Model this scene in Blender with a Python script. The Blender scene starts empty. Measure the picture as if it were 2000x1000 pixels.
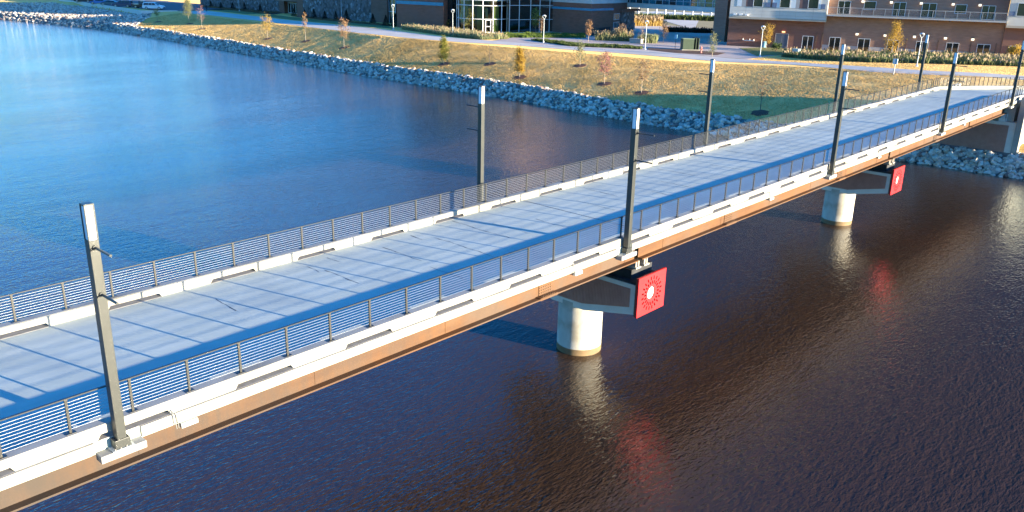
import bpy, bmesh, math, random
from mathutils import Vector, Matrix, noise
R = math.radians
sc = bpy.context.scene
col = sc.collection

# ------------------------------------------------------------------ camera
CAM = Vector((-5.86586743, -15.70052146, 9.04159967))
F, PITCH, ROLL, YAW = 1644.6933, 0.325376943, 0.02301562, 0.84102015
d = Vector((math.sin(YAW)*math.cos(PITCH), math.cos(YAW)*math.cos(PITCH), -math.sin(PITCH)))
r0 = Vector((math.cos(YAW), -math.sin(YAW), 0)); u0 = r0.cross(d)
cr = r0*math.cos(ROLL)+u0*math.sin(ROLL); cu = -r0*math.sin(ROLL)+u0*math.cos(ROLL)
cd = bpy.data.cameras.new('camera'); cam = bpy.data.objects.new('camera', cd); col.objects.link(cam)
cam.matrix_world = Matrix(((cr.x, cu.x, -d.x, CAM.x), (cr.y, cu.y, -d.y, CAM.y), (cr.z, cu.z, -d.z, CAM.z), (0, 0, 0, 1)))
cd.sensor_width = 36; cd.lens = 36*F/2000; cd.clip_end = 5000; cd.clip_start = .1
sc.camera = cam
# ------------------------------------------------------------------ light
SUN_AZ, SUN_EL = R(15.2), R(6.5)          # azimuth measured from -Y towards +X
sv = Vector((math.sin(SUN_AZ)*math.cos(SUN_EL), -math.cos(SUN_AZ)*math.cos(SUN_EL), math.sin(SUN_EL)))
ld = bpy.data.lights.new('sun', 'SUN'); ld.energy = 4.2; ld.angle = R(.5); ld.color = (1, .87, .64)
lo = bpy.data.objects.new('sun', ld); col.objects.link(lo)
lo.rotation_euler = (-sv).to_track_quat('-Z', 'Y').to_euler()
w = bpy.data.worlds.new('World'); sc.world = w; w.use_nodes = True
nt = w.node_tree; bgn = nt.nodes['Background']
sky = nt.nodes.new('ShaderNodeTexSky'); sky.sky_type = 'NISHITA'; sky.sun_disc = False
sky.sun_elevation = SUN_EL; sky.sun_rotation = math.atan2(sv.x, sv.y); sky.air_density = 1.0; sky.dust_density = .25; sky.ozone_density = 2.0
hs = nt.nodes.new('ShaderNodeHueSaturation'); hs.inputs['Saturation'].default_value = 1.5
nt.links.new(sky.outputs[0], hs.inputs['Color'])
# the sky is deepest at a right angle to the sun: a real polarised, darker band
tc = nt.nodes.new('ShaderNodeTexCoord'); dp = nt.nodes.new('ShaderNodeVectorMath'); dp.operation = 'DOT_PRODUCT'
dp.inputs[1].default_value = tuple(sv)
nt.links.new(tc.outputs['Generated'], dp.inputs[0])
ab = nt.nodes.new('ShaderNodeMath'); ab.operation = 'ABSOLUTE'; nt.links.new(dp.outputs['Value'], ab.inputs[0])
mr = nt.nodes.new('ShaderNodeMapRange'); mr.inputs[1].default_value = .3; mr.inputs[2].default_value = .95; mr.inputs[3].default_value = .85; mr.inputs[4].default_value = 1.15
nt.links.new(ab.outputs[0], mr.inputs[0])
mx = nt.nodes.new('ShaderNodeVectorMath'); mx.operation = 'SCALE'
tn = nt.nodes.new('ShaderNodeVectorMath'); tn.operation = 'MULTIPLY'; tn.inputs[1].default_value = (.46, .65, 1.03)
nt.links.new(hs.outputs[0], tn.inputs[0]); nt.links.new(tn.outputs[0], mx.inputs[0]); nt.links.new(mr.outputs[0], mx.inputs['Scale'])
# and the sky is duller low down towards the far right
d2 = nt.nodes.new('ShaderNodeVectorMath'); d2.operation = 'DOT_PRODUCT'; d2.inputs[1].default_value = (.985, .17, 0); nt.links.new(tc.outputs['Generated'], d2.inputs[0])
m2 = nt.nodes.new('ShaderNodeMapRange'); m2.inputs[1].default_value = .70; m2.inputs[2].default_value = .92; m2.inputs[3].default_value = 1; m2.inputs[4].default_value = .20; nt.links.new(d2.outputs['Value'], m2.inputs[0])
mx2 = nt.nodes.new('ShaderNodeVectorMath'); mx2.operation = 'SCALE'; nt.links.new(mx.outputs[0], mx2.inputs[0]); nt.links.new(m2.outputs[0], mx2.inputs['Scale'])
# deeper blue towards the horizon opposite the sun
sz = nt.nodes.new('ShaderNodeSeparateXYZ'); nt.links.new(tc.outputs['Generated'], sz.inputs[0])
mh = nt.nodes.new('ShaderNodeMapRange'); mh.inputs[1].default_value = .02; mh.inputs[2].default_value = .30; nt.links.new(sz.outputs[2], mh.inputs[0])
xh = nt.nodes.new('ShaderNodeMix'); xh.data_type = 'RGBA'; xh.inputs['A'].default_value = (.50, .74, .94, 1); xh.inputs['B'].default_value = (1, 1, 1, 1); nt.links.new(mh.outputs[0], xh.inputs['Factor'])
mx3 = nt.nodes.new('ShaderNodeVectorMath'); mx3.operation = 'MULTIPLY'; nt.links.new(mx2.outputs[0], mx3.inputs[0]); nt.links.new(xh.outputs['Result'], mx3.inputs[1])
nt.links.new(mx3.outputs[0], bgn.inputs[0]); bgn.inputs[1].default_value = .135
sc.view_settings.view_transform = 'Standard'; sc.view_settings.look = 'None'; sc.view_settings.gamma = 1
sc.view_settings.exposure = 2.5
sc.render.engine = 'CYCLES'
rng = random.Random(7)

# ------------------------------------------------------------------ materials
MATS = {}
def mat(name, c1, c2=None, scale=4, rough=.7, bump=0, bscale=None, metal=0, spec=.5, lo=.35, hi=.65, stretch=(1, 1, 1), c3=None, scale3=.6, emit=None, alpha=None, detail=6):
    m = bpy.data.materials.new(name); m.use_nodes = True; n = m.node_tree.nodes; l = m.node_tree.links
    p = n['Principled BSDF']; p.inputs['Roughness'].default_value = rough; p.inputs['Metallic'].default_value = metal
    p.inputs['Specular IOR Level'].default_value = spec
    p.inputs['Base Color'].default_value = (*c1, 1)
    t = n.new('ShaderNodeTexCoord'); mp = n.new('ShaderNodeMapping'); mp.inputs['Scale'].default_value = stretch
    l.new(t.outputs['Object'], mp.inputs[0])
    out = None
    if c2:
        a = n.new('ShaderNodeTexNoise'); a.inputs['Scale'].default_value = scale; a.inputs['Detail'].default_value = detail; a.inputs['Roughness'].default_value = .6
        l.new(mp.outputs[0], a.inputs['Vector'])
        rp = n.new('ShaderNodeValToRGB'); rp.color_ramp.elements[0].position = lo; rp.color_ramp.elements[1].position = hi
        rp.color_ramp.elements[0].color = (*c1, 1); rp.color_ramp.elements[1].color = (*c2, 1)
        l.new(a.outputs['Fac'], rp.inputs[0]); out = rp.outputs[0]
        if c3:
            b = n.new('ShaderNodeTexNoise'); b.inputs['Scale'].default_value = scale3; b.inputs['Detail'].default_value = 5
            l.new(t.outputs['Object'], b.inputs['Vector'])
            mm = n.new('ShaderNodeMapRange'); mm.inputs[1].default_value = .48; mm.inputs[2].default_value = .66
            l.new(b.outputs['Fac'], mm.inputs[0])
            x = n.new('ShaderNodeMix'); x.data_type = 'RGBA'; l.new(mm.outputs[0], x.inputs['Factor']); l.new(out, x.inputs['A']); x.inputs['B'].default_value = (*c3, 1); out = x.outputs['Result']
        l.new(out, p.inputs['Base Color'])
    if bump:
        b = n.new('ShaderNodeTexNoise'); b.inputs['Scale'].default_value = bscale or scale*4; b.inputs['Detail'].default_value = 4
        l.new(mp.outputs[0], b.inputs['Vector']); bn = n.new('ShaderNodeBump'); bn.inputs['Strength'].default_value = 1; bn.inputs['Distance'].default_value = bump
        l.new(b.outputs['Fac'], bn.inputs['Height']); l.new(bn.outputs[0], p.inputs['Normal'])
    if emit:
        p.inputs['Emission Color'].default_value = (*emit[0], 1); p.inputs['Emission Strength'].default_value = emit[1]
    MATS[name] = m
    return m
CURB = mat('pale_concrete', (.29, .275, .235), (.35, .33, .285), 1.3, .8, .002, 60, c3=(.23, .21, .17), scale3=.5)
PEDC = mat('weathered_concrete', (.27, .265, .245), (.36, .35, .325), 2.2, .85, .002, 60, c3=(.22, .21, .19), scale3=1.3)
DECK = mat('deck_concrete', (.40, .44, .375), (.50, .53, .455), 1.1, .85, .003, 80, stretch=(.35, 1.5, 1), c3=(.37, .41, .365), scale3=.35, lo=.3, hi=.7)
COLM = mat('column_concrete', (.42, .39, .33), (.54, .51, .44), 1.6, .85, .003, 40, stretch=(1, 1, .4), c3=(.33, .29, .22), scale3=1.1)
CAPM = mat('grey_concrete', (.68, .58, .49), (.76, .66, .56), 1.6, .85, .003, 40)
WETC = mat('stained_concrete', (.16, .11, .06), (.24, .16, .08), 3, .6)
RUST = mat('weathering_steel', (.082, .030, .006), (.125, .050, .011), 1.4, .75, .002, 50, stretch=(.35, 1, 2.2), c3=(.085, .048, .028), scale3=.45)
RUSTD = mat('dark_weathering_steel', (.10, .06, .04), (.17, .10, .06), 2, .8)
RIBM = mat('brown_ribbed_formliner', (.46, .20, .14), (.54, .25, .175), 3, .85)
BLACK = mat('black_waterproofing', (.012, .012, .014), (.03, .03, .034), 3, .75)
BOLT = mat('bolt_steel', (.36, .33, .28), None, rough=.5, metal=.3)
def girdermat():
    # one weathered steel for every girder: orange rust, dulled by pale dust towards the left end
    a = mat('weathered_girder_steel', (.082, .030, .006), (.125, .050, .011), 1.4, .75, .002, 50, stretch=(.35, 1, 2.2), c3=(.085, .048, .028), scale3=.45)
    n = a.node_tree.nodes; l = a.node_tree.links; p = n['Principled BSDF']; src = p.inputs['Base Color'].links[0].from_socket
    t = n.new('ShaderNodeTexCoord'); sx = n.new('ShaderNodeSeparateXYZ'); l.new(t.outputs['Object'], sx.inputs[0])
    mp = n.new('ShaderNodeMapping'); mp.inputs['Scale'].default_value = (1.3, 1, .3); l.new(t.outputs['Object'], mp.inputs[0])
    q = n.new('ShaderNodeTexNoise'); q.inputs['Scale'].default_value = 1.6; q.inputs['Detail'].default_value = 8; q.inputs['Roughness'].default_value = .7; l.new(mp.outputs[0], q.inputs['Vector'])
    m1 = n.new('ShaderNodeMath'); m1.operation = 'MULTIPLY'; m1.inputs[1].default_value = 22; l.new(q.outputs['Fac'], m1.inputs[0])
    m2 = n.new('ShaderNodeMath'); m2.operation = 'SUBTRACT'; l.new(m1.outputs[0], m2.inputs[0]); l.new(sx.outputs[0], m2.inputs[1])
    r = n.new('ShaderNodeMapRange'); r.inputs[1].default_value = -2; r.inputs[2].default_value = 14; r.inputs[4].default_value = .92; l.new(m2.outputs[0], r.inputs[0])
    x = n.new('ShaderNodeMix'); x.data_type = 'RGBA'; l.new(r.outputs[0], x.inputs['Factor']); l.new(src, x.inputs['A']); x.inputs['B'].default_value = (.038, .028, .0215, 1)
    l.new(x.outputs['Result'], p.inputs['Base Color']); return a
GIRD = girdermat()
RED = mat('red_painted_steel', (.53, .016, .020), (.46, .012, .016), 2, .45, c3=(.57, .022, .026))
WHITE = mat('white_paint', (.8, .79, .76), (.72, .71, .68), 3, .5)
POLE = mat('dark_grey_powder_coat', (.026, .029, .027), (.036, .038, .035), 2, .42)
RAILM = mat('grey_painted_steel', (.018, .018, .0165), (.026, .026, .024), 6, .45, metal=0)
CABLE = mat('stainless_cable', (.34, .34, .33), None, rough=.35, metal=.3)
LENS = mat('frosted_lens', (.82, .83, .84), None, rough=.25)
GALV = mat('galvanised_steel', (.42, .46, .46), (.52, .55, .54), 8, .45, metal=.3)
WIRE = mat('grey_conduit', (.20, .20, .19), None, rough=.5)
CRACK = mat('crack_sealant', (.035, .035, .04), (.06, .06, .065), 5, .6)
BRICK = mat('red_brown_brick', (.19, .078, .046), (.27, .115, .070), .9, .85, .004, 9, stretch=(1, 1, 6), c3=(.22, .105, .072), scale3=.25)
BRICKT = mat('tan_brick', (.27, .155, .105), (.35, .205, .14), .9, .85, .004, 9, stretch=(1, 1, 6), c3=(.22, .125, .09), scale3=.2)
CREAM = mat('cream_panel', (.52, .49, .42), (.58, .55, .48), .6, .7)
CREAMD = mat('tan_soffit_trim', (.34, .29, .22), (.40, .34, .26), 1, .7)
BEIGE = mat('beige_panel', (.36, .34, .32), None, rough=.7)
WPANEL = mat('white_glass_panel', (.62, .66, .66), None, rough=.35)
BROWNP = mat('brown_panel', (.16, .09, .075), (.20, .115, .095), 1, .75)
BLUEP = mat('slate_blue_louvre', (.10, .14, .22), (.13, .18, .27), 3, .6)
TEAL = mat('teal_metal_band', (.015, .20, .30), (.02, .25, .36), 1, .4)
FRAME = mat('pale_window_frame', (.55, .56, .56), None, rough=.5)
GLASSD = mat('dark_window_glass', (.016, .019, .020), (.035, .036, .032), .5, .06, spec=.7)
GLASST = mat('teal_window_glass', (.02, .16, .20), (.012, .06, .085), .45, .08, spec=.7, lo=.45, hi=.55)
CURTAIN = mat('green_curtain', (.22, .30, .09), (.33, .42, .15), 3, .9, stretch=(8, 8, .1))
INTER = mat('dim_interior', (.06, .035, .022), (.10, .06, .04), .5, .9)
DOORB = mat('blue_grey_door', (.075, .088, .12), (.09, .105, .14), 2, .5)
ROOF = mat('grey_roof_membrane', (.33, .33, .33), (.40, .40, .39), .6, .9)
PAVE = mat('path_concrete', (.58, .49, .39), (.68, .58, .47), .5, .9, c3=(.53, .445, .355), scale3=.12)
PLAZA = mat('pinkish_paving', (.50, .37, .29), (.58, .44, .35), .6, .9, c3=(.45, .335, .265), scale3=.2)
ASPH = mat('asphalt', (.075, .078, .085), (.10, .10, .105), 1, .9)
MULCH = mat('red_brown_mulch', (.085, .032, .016), (.13, .055, .028), 6, .95, .03, 9)
MULCHD = mat('dark_mulch', (.045, .028, .018), (.08, .05, .033), 6, .95, .03, 9)
BARK = mat('pale_bark', (.24, .18, .13), (.32, .25, .18), 6, .9)
BARKD = mat('brown_bark', (.10, .07, .05), (.15, .11, .08), 6, .9)
TIRE = mat('tyre_rubber', (.02, .02, .02), None, rough=.8)
CARGL = mat('car_glass', (.012, .014, .017), None, rough=.08, spec=.8)
CHROME = mat('alloy_wheel', (.45, .45, .46), None, rough=.3, metal=.7)
TAIL = mat('tail_lamp_red', (.55, .02, .02), None, rough=.2)
HEADL = mat('head_lamp_clear', (.7, .72, .74), None, rough=.15)
GREENP = mat('dark_green_paint', (.018, .035, .016), (.026, .048, .022), 2, .5)
PINK = mat('faded_red_paint', (.52, .16, .12), None, rough=.6)
LBLUE = mat('light_blue_paint', (.16, .36, .48), None, rough=.5)
PALEG = mat('pale_green_cabinet_paint', (.36, .46, .42), None, rough=.5)
LAMPP = mat('pale_lamp_post_paint', (.50, .53, .52), None, rough=.45)
GLOW = mat('glowing_lamp_glass', (.8, .75, .62), None, rough=.4, emit=((1, .86, .6), .25))
GLOWO = mat('orange_lamp_glow', (.8, .5, .3), None, rough=.4, emit=((1, .42, .16), .6))
SKIN = mat('skin', (.35, .20, .14), None, rough=.6)
CLOTH = mat('dark_clothing', (.02, .022, .03), (.03, .032, .042), 5, .9)
POOL = mat('pool_blue', (.10, .42, .52), (.13, .48, .56), 1, .1)
BALC = mat('pale_balcony_metal', (.42, .40, .37), None, rough=.5)

def leafmat(name, a, b, tr=.35, sc_=3.2):
    m = bpy.data.materials.new(name); m.use_nodes = True; n = m.node_tree.nodes; l = m.node_tree.links
    p = n['Principled BSDF']; p.inputs['Roughness'].default_value = .65; p.inputs['Specular IOR Level'].default_value = .25
    t = n.new('ShaderNodeTexCoord'); a1 = n.new('ShaderNodeTexNoise'); a1.inputs['Scale'].default_value = sc_; a1.inputs['Detail'].default_value = 6
    l.new(t.outputs['Object'], a1.inputs['Vector'])
    rp = n.new('ShaderNodeValToRGB'); rp.color_ramp.elements[0].position = .36; rp.color_ramp.elements[1].position = .64
    rp.color_ramp.elements[0].color = (*a, 1); rp.color_ramp.elements[1].color = (*b, 1)
    l.new(a1.outputs['Fac'], rp.inputs[0]); l.new(rp.outputs[0], p.inputs['Base Color'])
    tl = n.new('ShaderNodeBsdfTranslucent'); l.new(rp.outputs[0], tl.inputs[0])
    mxs = n.new('ShaderNodeMixShader'); mxs.inputs[0].default_value = tr
    l.new(p.outputs[0], mxs.inputs[1]); l.new(tl.outputs[0], mxs.inputs[2]); l.new(mxs.outputs[0], n['Material Output'].inputs[0])
    return m
L_YG = leafmat('yellow_green_leaves', (.16, .17, .03), (.30, .26, .05))
L_YEL = leafmat('golden_leaves', (.34, .22, .035), (.48, .30, .05))
L_ORA = leafmat('orange_brown_leaves', (.30, .165, .08), (.43, .265, .13))
L_RED = leafmat('pinkish_red_leaves', (.29, .115, .095), (.38, .185, .15))
L_BRN = leafmat('dry_brown_leaves', (.20, .12, .06), (.30, .19, .10))
L_GRN = leafmat('fresh_green_leaves', (.10, .16, .025), (.19, .24, .045))
L_PAL = leafmat('pale_olive_leaves', (.17, .18, .08), (.26, .26, .13))
L_DRK = leafmat('dark_conifer_needles', (.012, .02, .014), (.025, .035, .022), .1)
L_HEDGE = leafmat('hedge_leaves', (.05, .075, .02), (.12, .15, .04), .25)
L_SAGE = leafmat('sage_grass_blades', (.19, .22, .10), (.34, .34, .17), .35)
L_STRAW = leafmat('straw_grass_plumes', (.28, .20, .11), (.40, .30, .18), .35)
L_GOLD = leafmat('golden_grass_blades', (.36, .23, .06), (.50, .36, .12), .35)
L_TURF = leafmat('dormant_turf_blades', (.48, .305, .105), (.71, .455, .170), .3, .3)
L_OLIVE = leafmat('olive_shrub_leaves', (.12, .14, .05), (.22, .23, .09), .3)

def glassmat():
    m = bpy.data.materials.new('curtain_wall_glass'); m.use_nodes = True; n = m.node_tree.nodes; l = m.node_tree.links
    g = n.new('ShaderNodeBsdfGlossy'); g.inputs['Roughness'].default_value = .03; g.inputs[0].default_value = (.75, .8, .85, 1)
    t = n.new('ShaderNodeBsdfTransparent'); t.inputs[0].default_value = (.55, .60, .58, 1)
    fr = n.new('ShaderNodeFresnel'); fr.inputs[0].default_value = 1.7
    x = n.new('ShaderNodeMixShader'); l.new(fr.outputs[0], x.inputs[0]); l.new(t.outputs[0], x.inputs[1]); l.new(g.outputs[0], x.inputs[2]); l.new(x.outputs[0], n['Material Output'].inputs[0])
    return m
CWG = glassmat()

def stonemat():
    m = bpy.data.materials.new('rubble_stone_cladding'); m.use_nodes = True; n = m.node_tree.nodes; l = m.node_tree.links
    p = n['Principled BSDF']; p.inputs['Roughness'].default_value = .9
    t = n.new('ShaderNodeTexCoord'); v = n.new('ShaderNodeTexVoronoi'); v.inputs['Scale'].default_value = 1.9
    l.new(t.outputs['Object'], v.inputs['Vector'])
    sp = n.new('ShaderNodeSeparateColor'); l.new(v.outputs['Color'], sp.inputs[0])
    rp = n.new('ShaderNodeValToRGB'); e = rp.color_ramp.elements
    e[0].color = (.07, .05, .045, 1); e[1].color = (.34, .31, .29, 1); e[1].position = 1
    for q, c in ((.3, (.13, .09, .075, 1)), (.6, (.19, .14, .12, 1)), (.82, (.16, .145, .15, 1))):
        k = e.new(q); k.color = c
    l.new(sp.outputs[0], rp.inputs[0])
    ed = n.new('ShaderNodeTexVoronoi'); ed.feature = 'DISTANCE_TO_EDGE'; ed.inputs['Scale'].default_value = 1.9; l.new(t.outputs['Object'], ed.inputs['Vector'])
    mm = n.new('ShaderNodeMapRange'); mm.inputs[2].default_value = .06; l.new(ed.outputs['Distance'], mm.inputs[0])
    x = n.new('ShaderNodeMix'); x.data_type = 'RGBA'; l.new(mm.outputs[0], x.inputs['Factor']); x.inputs['A'].default_value = (.10, .085, .08, 1); l.new(rp.outputs[0], x.inputs['B'])
    l.new(x.outputs['Result'], p.inputs['Base Color'])
    return m
STONE = stonemat()

def rockmat(name, a, b):
    return mat(name, a, b, 2.5, .9, .02, 5)
ROCKS = [rockmat('pale_grey_rock', (.50, .425, .335), (.72, .62, .50)), rockmat('grey_rock', (.30, .255, .205), (.46, .395, .32)), rockmat('tan_rock', (.42, .31, .21), (.56, .43, .31)), rockmat('rusty_rock', (.22, .13, .10), (.30, .19, .15))]

def watermat():
    m = bpy.data.materials.new('lake_water'); m.use_nodes = True; n = m.node_tree.nodes; l = m.node_tree.links
    p = n['Principled BSDF']; p.inputs['Roughness'].default_value = .05; p.inputs['IOR'].default_value = 1.41
    t = n.new('ShaderNodeTexCoord')
    big = n.new('ShaderNodeTexNoise'); big.inputs['Scale'].default_value = .045; big.inputs['Detail'].default_value = 3; l.new(t.outputs['Object'], big.inputs['Vector'])
    rp = n.new('ShaderNodeValToRGB'); rp.color_ramp.elements[0].position = .35; rp.color_ramp.elements[1].position = .65
    rp.color_ramp.elements[0].color = (.039, .0212, .0125, 1); rp.color_ramp.elements[1].color = (.049, .027, .0155, 1)
    l.new(big.outputs['Fac'], rp.inputs[0]); l.new(rp.outputs[0], p.inputs['Base Color'])
    mp = n.new('ShaderNodeMapping'); mp.inputs['Rotation'].default_value = (0, 0, R(48)); mp.inputs['Scale'].default_value = (.48, 1.35, 1)
    l.new(t.outputs['Object'], mp.inputs[0])
    hsum = None
    for s, a, dt in ((1.5, .017, 2), (3.4, .021, 2), (8, .019, 2), (.30, .03, 2)):
        q = n.new('ShaderNodeTexNoise'); q.inputs['Scale'].default_value = s; q.inputs['Detail'].default_value = dt; q.inputs['Roughness'].default_value = .55; q.inputs['Distortion'].default_value = .4
        l.new(mp.outputs[0], q.inputs['Vector'])
        ml = n.new('ShaderNodeMath'); ml.operation = 'MULTIPLY'; ml.inputs[1].default_value = a; l.new(q.outputs['Fac'], ml.inputs[0])
        if hsum is None: hsum = ml.outputs[0]
        else:
            ad = n.new('ShaderNodeMath'); ad.operation = 'ADD'; l.new(hsum, ad.inputs[0]); l.new(ml.outputs[0], ad.inputs[1]); hsum = ad.outputs[0]
    bn = n.new('ShaderNodeBump'); bn.inputs['Strength'].default_value = 1; bn.inputs['Distance'].default_value = 1
    wn = n.new('ShaderNodeTexNoise'); wn.inputs['Scale'].default_value = .07; wn.inputs['Detail'].default_value = 4; l.new(mp.outputs[0], wn.inputs['Vector'])
    wr = n.new('ShaderNodeMapRange'); wr.inputs[1].default_value = .35; wr.inputs[2].default_value = .65; wr.inputs[3].default_value = .8; wr.inputs[4].default_value = 1.2; l.new(wn.outputs['Fac'], wr.inputs[0])
    wm = n.new('ShaderNodeMath'); wm.operation = 'MULTIPLY'; l.new(hsum, wm.inputs[0]); l.new(wr.outputs[0], wm.inputs[1]); hsum = wm.outputs[0]
    l.new(hsum, bn.inputs['Height']); l.new(bn.outputs[0], p.inputs['Normal'])
    return m
WATER = watermat()

def lawnmat():
    m = bpy.data.materials.new('dormant_lawn'); m.use_nodes = True; n = m.node_tree.nodes; l = m.node_tree.links
    p = n['Principled BSDF']; p.inputs['Roughness'].default_value = .95; p.inputs['Specular IOR Level'].default_value = .1
    t = n.new('ShaderNodeTexCoord')
    def nz(s, dt, lo, hi):
        q = n.new('ShaderNodeTexNoise'); q.inputs['Scale'].default_value = s; q.inputs['Detail'].default_value = dt; l.new(t.outputs['Object'], q.inputs['Vector'])
        k = n.new('ShaderNodeMapRange'); k.inputs[1].default_value = lo; k.inputs[2].default_value = hi; l.new(q.outputs['Fac'], k.inputs[0]); return k.outputs[0], q.outputs['Fac']
    def mix(f, a, b):
        x = n.new('ShaderNodeMix'); x.data_type = 'RGBA'; l.new(f, x.inputs['Factor'])
        for k, v in (('A', a), ('B', b)):
            if isinstance(v, tuple): x.inputs[k].default_value = (*v, 1)
            else: l.new(v, x.inputs[k])
        return x.outputs['Result']
    f1, _ = nz(.13, 4, .38, .62); f2, _ = nz(1.6, 5, .40, .66); f3, h3 = nz(5, 4, .5, .75)
    c = mix(f1, (.70, .445, .165), (.57, .36, .125))
    c = mix(f2, c, (.62, .38, .13))
    c = mix(f3, c, (.44, .25, .072))
    l.new(c, p.inputs['Base Color'])
    p.inputs['Sheen Weight'].default_value = .75; p.inputs['Sheen Roughness'].default_value = .6; l.new(c, p.inputs['Sheen Tint'])
    bn = n.new('ShaderNodeBump'); bn.inputs['Distance'].default_value = .03; bn.inputs['Strength'].default_value = .8; l.new(h3, bn.inputs['Height']); l.new(bn.outputs[0], p.inputs['Normal'])
    return m
LAWN = lawnmat()
SILT = mat('bank_gravel', (.10, .085, .07), (.22, .19, .16), 5, .95, .03, 12)
GREENL = mat('green_lawn', (.16, .15, .03), (.25, .22, .05), 3, .95, .03, 6)
DRYG = mat('dry_field_grass', (.30, .22, .09), (.40, .30, .13), .8, .95)

# ------------------------------------------------------------------ mesh helpers
class MB:
    def __init__(s): s.v = []; s.f = []; s.sm = []
    def add(s, vs, fs, smooth=False):
        k = len(s.v); s.v += [tuple(x) for x in vs]; s.f += [tuple(i+k for i in q) for q in fs]; s.sm += [smooth]*len(fs); return s
    def box(s, x0, x1, y0, y1, z0, z1):
        return s.add([(x0, y0, z0), (x1, y0, z0), (x1, y1, z0), (x0, y1, z0), (x0, y0, z1), (x1, y0, z1), (x1, y1, z1), (x0, y1, z1)],
                     [(0, 3, 2, 1), (4, 5, 6, 7), (0, 1, 5, 4), (1, 2, 6, 5), (2, 3, 7, 6), (3, 0, 4, 7)])
    def hexa(s, b, t):      # eight explicit corners
        return s.add(list(b)+list(t), [(0, 3, 2, 1), (4, 5, 6, 7), (0, 1, 5, 4), (1, 2, 6, 5), (2, 3, 7, 6), (3, 0, 4, 7)])
    def prism(s, poly, f0, f1, caps=True):   # poly of 2-D points, f0/f1 map a 2-D point to 3-D
        n = len(poly); vs = [f0(p) for p in poly]+[f1(p) for p in poly]
        fs = [(i, (i+1) % n, n+(i+1) % n, n+i) for i in range(n)]
        if caps: fs += [tuple(range(n-1, -1, -1)), tuple(range(n, 2*n))]
        return s.add(vs, fs)
    def tube(s, p, q, r0, r1=None, n=8, caps=True, smooth=True):
        r1 = r0 if r1 is None else r1; p = Vector(p); q = Vector(q); a = (q-p).normalized()
        x = a.orthogonal().normalized(); y = a.cross(x); vs = []
        for c, rr in ((p, r0), (q, r1)):
            for i in range(n):
                t = 2*math.pi*i/n; vs.append(c+x*math.cos(t)*rr+y*math.sin(t)*rr)
        s.add(vs, [(i, (i+1) % n, n+(i+1) % n, n+i) for i in range(n)], smooth)
        if caps: s.add(vs, [tuple(range(n-1, -1, -1)), tuple(range(n, 2*n))])
        return s
    def path(s, pts, r, n=6):
        for a, b in zip(pts, pts[1:]): s.tube(a, b, r, r, n)
        return s
    def lathe(s, prof, c=(0, 0, 0), n=24, smooth=True):
        vs = []
        for rr, z in prof:
            for i in range(n):
                t = 2*math.pi*i/n; vs.append((c[0]+rr*math.cos(t), c[1]+rr*math.sin(t), c[2]+z))
        m = len(prof)
        s.add(vs, [(k*n+i, k*n+(i+1) % n, (k+1)*n+(i+1) % n, (k+1)*n+i) for k in range(m-1) for i in range(n)], smooth)
        return s.add(vs, [tuple(range(n-1, -1, -1)), tuple(range((m-1)*n, m*n))])
    def build(s, name, m, parent=None, loc=None, label=None, cat=None, group=None, kind=None, bevel=0, local=True):
        me = bpy.data.meshes.new(name)
        off = Vector(loc) if loc is not None else Vector((0, 0, 0))
        if parent is not None and not local: off = Vector(ORG[parent.name])
        me.from_pydata([(x-off.x, y-off.y, z-off.z) for x, y, z in s.v], [], s.f)
        me.polygons.foreach_set('use_smooth', s.sm); me.update()
        o = bpy.data.objects.new(name, me); col.objects.link(o)
        if m is not None: me.materials.append(m)
        if parent is not None: o.parent = parent
        elif loc is not None: o.location = loc
        if bevel:
            b = o.modifiers.new('bevel', 'BEVEL'); b.width = bevel; b.segments = 2; b.limit_method = 'ANGLE'
        tag(o, label, cat, group, kind)
        return o
def tag(o, label=None, cat=None, group=None, kind=None):
    for k, v in (('label', label), ('category', cat), ('group', group), ('kind', kind)):
        if v: o[k] = v
ORG = {}
def thing(name, label, cat, loc=(0, 0, 0), rz=0, group=None):
    o = bpy.data.objects.new(name, None); col.objects.link(o); o.empty_display_size = .3
    o.location = loc; o.rotation_euler = (0, 0, rz); tag(o, label, cat, group); ORG[o.name] = loc
    return o
def kids(o): return [c for c in bpy.data.objects if c.parent == o]
CH = {}
def copy_tree(o, loc=None, rz=None, label=None, group=None, parent=None, scale=None):
    c = o.copy(); col.objects.link(c)
    if parent is not None: c.parent = parent
    if loc is not None: c.location = loc
    if rz is not None: c.rotation_euler = (0, 0, rz)
    if scale is not None: c.scale = scale
    if label: c['label'] = label
    if group: c['group'] = group
    for k in list(o.children): copy_tree(k, parent=c)
    return c

# ------------------------------------------------------------------ terrain
ZW = -5.75
XW = [(-300, 74), (-60, 72), (-20, 70.5), (6, 70.6), (25, 69), (37, 69.3), (54, 71.3), (85, 72.3), (117, 75), (138, 76.8), (166, 78.8), (190, 79.5), (213, 77.5), (239, 74), (300, 68), (400, 60), (900, 40)]
XP = [(-300, 100), (0, 98), (19, 94.5), (32, 94.5), (43, 91.5), (58, 90), (74, 88), (96, 86.5), (132, 89), (164, 91), (400, 95), (900, 100)]
def itp(t, T):
    if t <= T[0][0]: return T[0][1]
    for (a, b), (c, e) in zip(T, T[1:]):
        if t <= c: return b+(e-b)*(t-a)/(c-a)
    return T[-1][1]
def sstep(Y, a, b):
    t = min(max((Y-a)/(b-a), 0), 1); return t*t*(3-2*t)
def zq(Y): return -.5-sstep(Y, 8, 45)              # survey level of the promenade
def zp(Y): return zq(Y)-.75*sstep(Y, 92, 168)       # the promenade falls gently towards the car park
XP0 = list(XP)
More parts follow.
